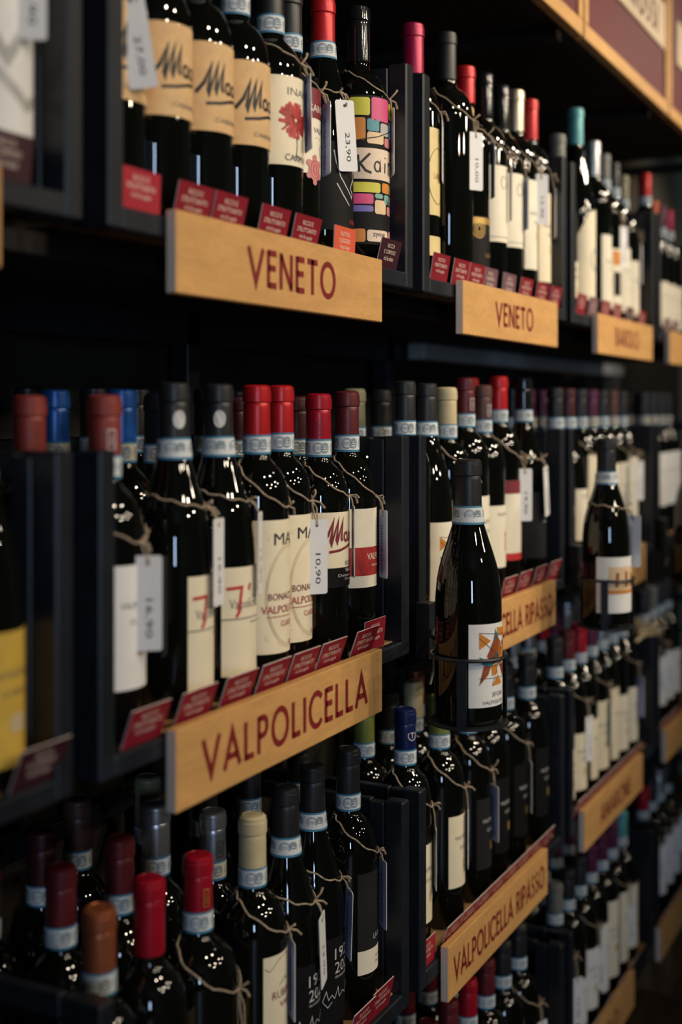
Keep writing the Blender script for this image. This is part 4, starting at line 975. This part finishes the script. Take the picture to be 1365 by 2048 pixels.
price_tag(b_bl, 'narrow tag hanging in front of the blue label', .160, 12, 22, '15,90', .004)
price_tag(b_7a, 'tag between the two red 7 labels', .196, 16, 10, '15,90', .006)
price_tag(b_7b, 'tag edge-on right of the second red 7 label', .196, 20, 22, '15,90', .004)
price_tag(b_m2, 'white price tag reading 10,90 over the oval-framed label', .176, 14, -42, '10,90', .006)
price_tag(b_m1, 'twine with a bow around the first oval-framed bottle', .150, 10, 120, '15,90', .002, only_twine=True)
price_tag(b_mc, 'tag edge-on between the red script and red band labels', .187, 24, 34, '15,90', .004)
price_tag(b_mr, 'lavender tag at the right end of the VALPOLICELLA crate', .176, 27, 47, 'S', .008)
price_tag(b_ru, 'tag edge-on left of the display bottle neck', .185, 30, 40, '15,90', .004)
price_tag(b_r2, 'white price tag facing the camera right of the display bottle', .206, 10, -46, '19,90', .006)
price_tag(b_ca, 'slanted tag on the charcoal label bottle', .206, -12, 2, '15,90', .006, tilt=-8)
price_tag(b_c2, 'white tag at the bottom edge on the kraft label bottle', .120, 14, -46, '15,90', .006)
price_tag(b_sv, 'bluish tag between kraft and cream labels at the bottom', .155, 30, 48, 'S', .004)
price_tag(b_be, 'tag right of the cream label in the bottom row', .176, 26, 46, 'S', .004)
price_tag(b_a1, 'slanted tag between the two 1920 2020 bottles', .182, 14, 14, '13,90', .004, tilt=-8)
price_tag(b_a2, 'blue tag right of the second 1920 2020 bottle', .180, 22, 46, 'S', .004, tilt=-5)
price_tag(b_lb, 'blue tag beside the charcoal label near the crate post', .190, 27, 46, 'S', .006)
price_tag(b_gr, 'tag beside the cream label under the display holder', .17, 20, 20, '15,90', .004)
price_tag(b_w1, 'mauve tag in the lower RIPASSO crate', .175, 18, 48, 'S', .004)
price_tag(b_w3, 'tag edge-on among the dark labels of the lower RIPASSO crate', .17, 20, 30, '15,90', .004)
price_tag(b_bt, 'tag behind the post beside the navy capsule', .18, 20, 30, '15,90', .004)

# ------------------------------------------------------------------ display bottles in ring holders
def holder(x, y, z, label, ax):
    t = thing('bottle_holder', label, 'bottle holder', (x, y, z), 0, 'steel ring holders in front of the shelves')
    link('base_plate', MB().lathe([(.0475, 0), (.0490, .001), (.0490, .0028), (.0475, .0035), (.001, .0035)], 40, closed_bottom=True).mesh('base_plate', [M['metal']], 30), t)
    ring = arc(0, 0, .0462, .0462, 0, 360, 40)
    link('ring', MB().tube([(a, b, .083) for a, b in ring], .0024, 8).mesh('ring', [M['metal']], True), t)
    for az in (-78, 40, 165):
        a = math.radians(az); mb = MB(); w = .0058
        tx, ty = math.cos(a), math.sin(a); nx, ny = math.sin(a), -math.cos(a)
        v = []
        for zz in (.0, .083):
            for s in (-1, 1):
                for r in (.0462, .0480): v.append((nx * r + tx * w * s, ny * r + ty * w * s, zz))
        mb.add(v, [(1, 3, 7, 5), (0, 4, 6, 2), (0, 1, 5, 4), (2, 6, 7, 3), (0, 2, 3, 1), (4, 5, 7, 6)])
        link('strap', mb.mesh('strap', [M['metal']]), t)
    dx, dy = ax - x, .662 - y
    link('arm', MB().tube([(.03, .036, .083), (dx * .6, dy * .8, .085), (dx, dy, .085), (dx, dy, .03), (dx - .012, dy, .012)], .0028, 8).mesh('arm', [M['metal']], True), t)
    link('clip', MB().box(dx - .012, dx + .012, dy, dy + .0215, .045, .12).mesh('clip', [M['metal']], bevel=.001), t)
def display(x, y, z, h, lk, label, hl, ax, cap='black', rz=0):
    holder(x, y, z, hl, ax)
    b = bottle(2, x, y, cap, label, 'burgundy', h=h, R=.0405, lk=lk, z=z + .0042, rz=rz)
    return b
d1 = display(1.420, .560, Z - .3805, .314, 'sfoia', 'black-capped display bottle with abstract figure label in the nearer holder', 'steel ring holder carrying the nearer display bottle', 1.551)
d2 = display(2.095, .575, Z - .370, .315, 'street', 'display bottle with street-scene label in the farther ring holder', 'steel ring holder carrying the farther display bottle', 2.241, rz=-38)
d3 = display(2.735, .560, Z - .375, .315, 'red_top_cream', 'display bottle cut by the right picture edge', 'steel ring holder at the right picture edge', 2.931)
price_tag(d2, 'tag hung with straw twine on the farther display bottle', .185, 30, 90, '15,90', .004)
# dried sprig lying on the crate at the right
sp = MB(); rnd = random.Random(7)
for k in range(34):
    a = rnd.uniform(-.45, .45); q = rnd.uniform(.07, .15); up = rnd.uniform(.005, .05)
    pts = [(rnd.uniform(-.03, .0), rnd.uniform(-.004, .004), .004 + rnd.uniform(0, .006)), (q * .4, a * .02, .010 + up * .3), (q * .75, a * .07, .010 + up * .7), (q, a * .11, .006 + up)]
    sp.tube(pts, [.0009, .0009, .0008, .0007], 5)
    for j in range(3):
        c = Vector(pts[3]) + Vector((rnd.uniform(-.008, .004), rnd.uniform(-.006, .006), rnd.uniform(-.005, .005)))
        sp.tube([c + Vector((0, 0, -.003)), c, c + Vector((0, 0, .003))], [.0006, .0026, .0005], 6)
sp.v = [(a * .75, b * .75, c * .75) for a, b, c in sp.v]
so = link('dried_sprig', sp.mesh('dried_sprig', [M['dried']], True), None, (2.78, .69, Z + ROWS[3]['top'] + .0005)); tag(so, 'dried straw-coloured sprig lying on a crate at the right', 'dried flowers')
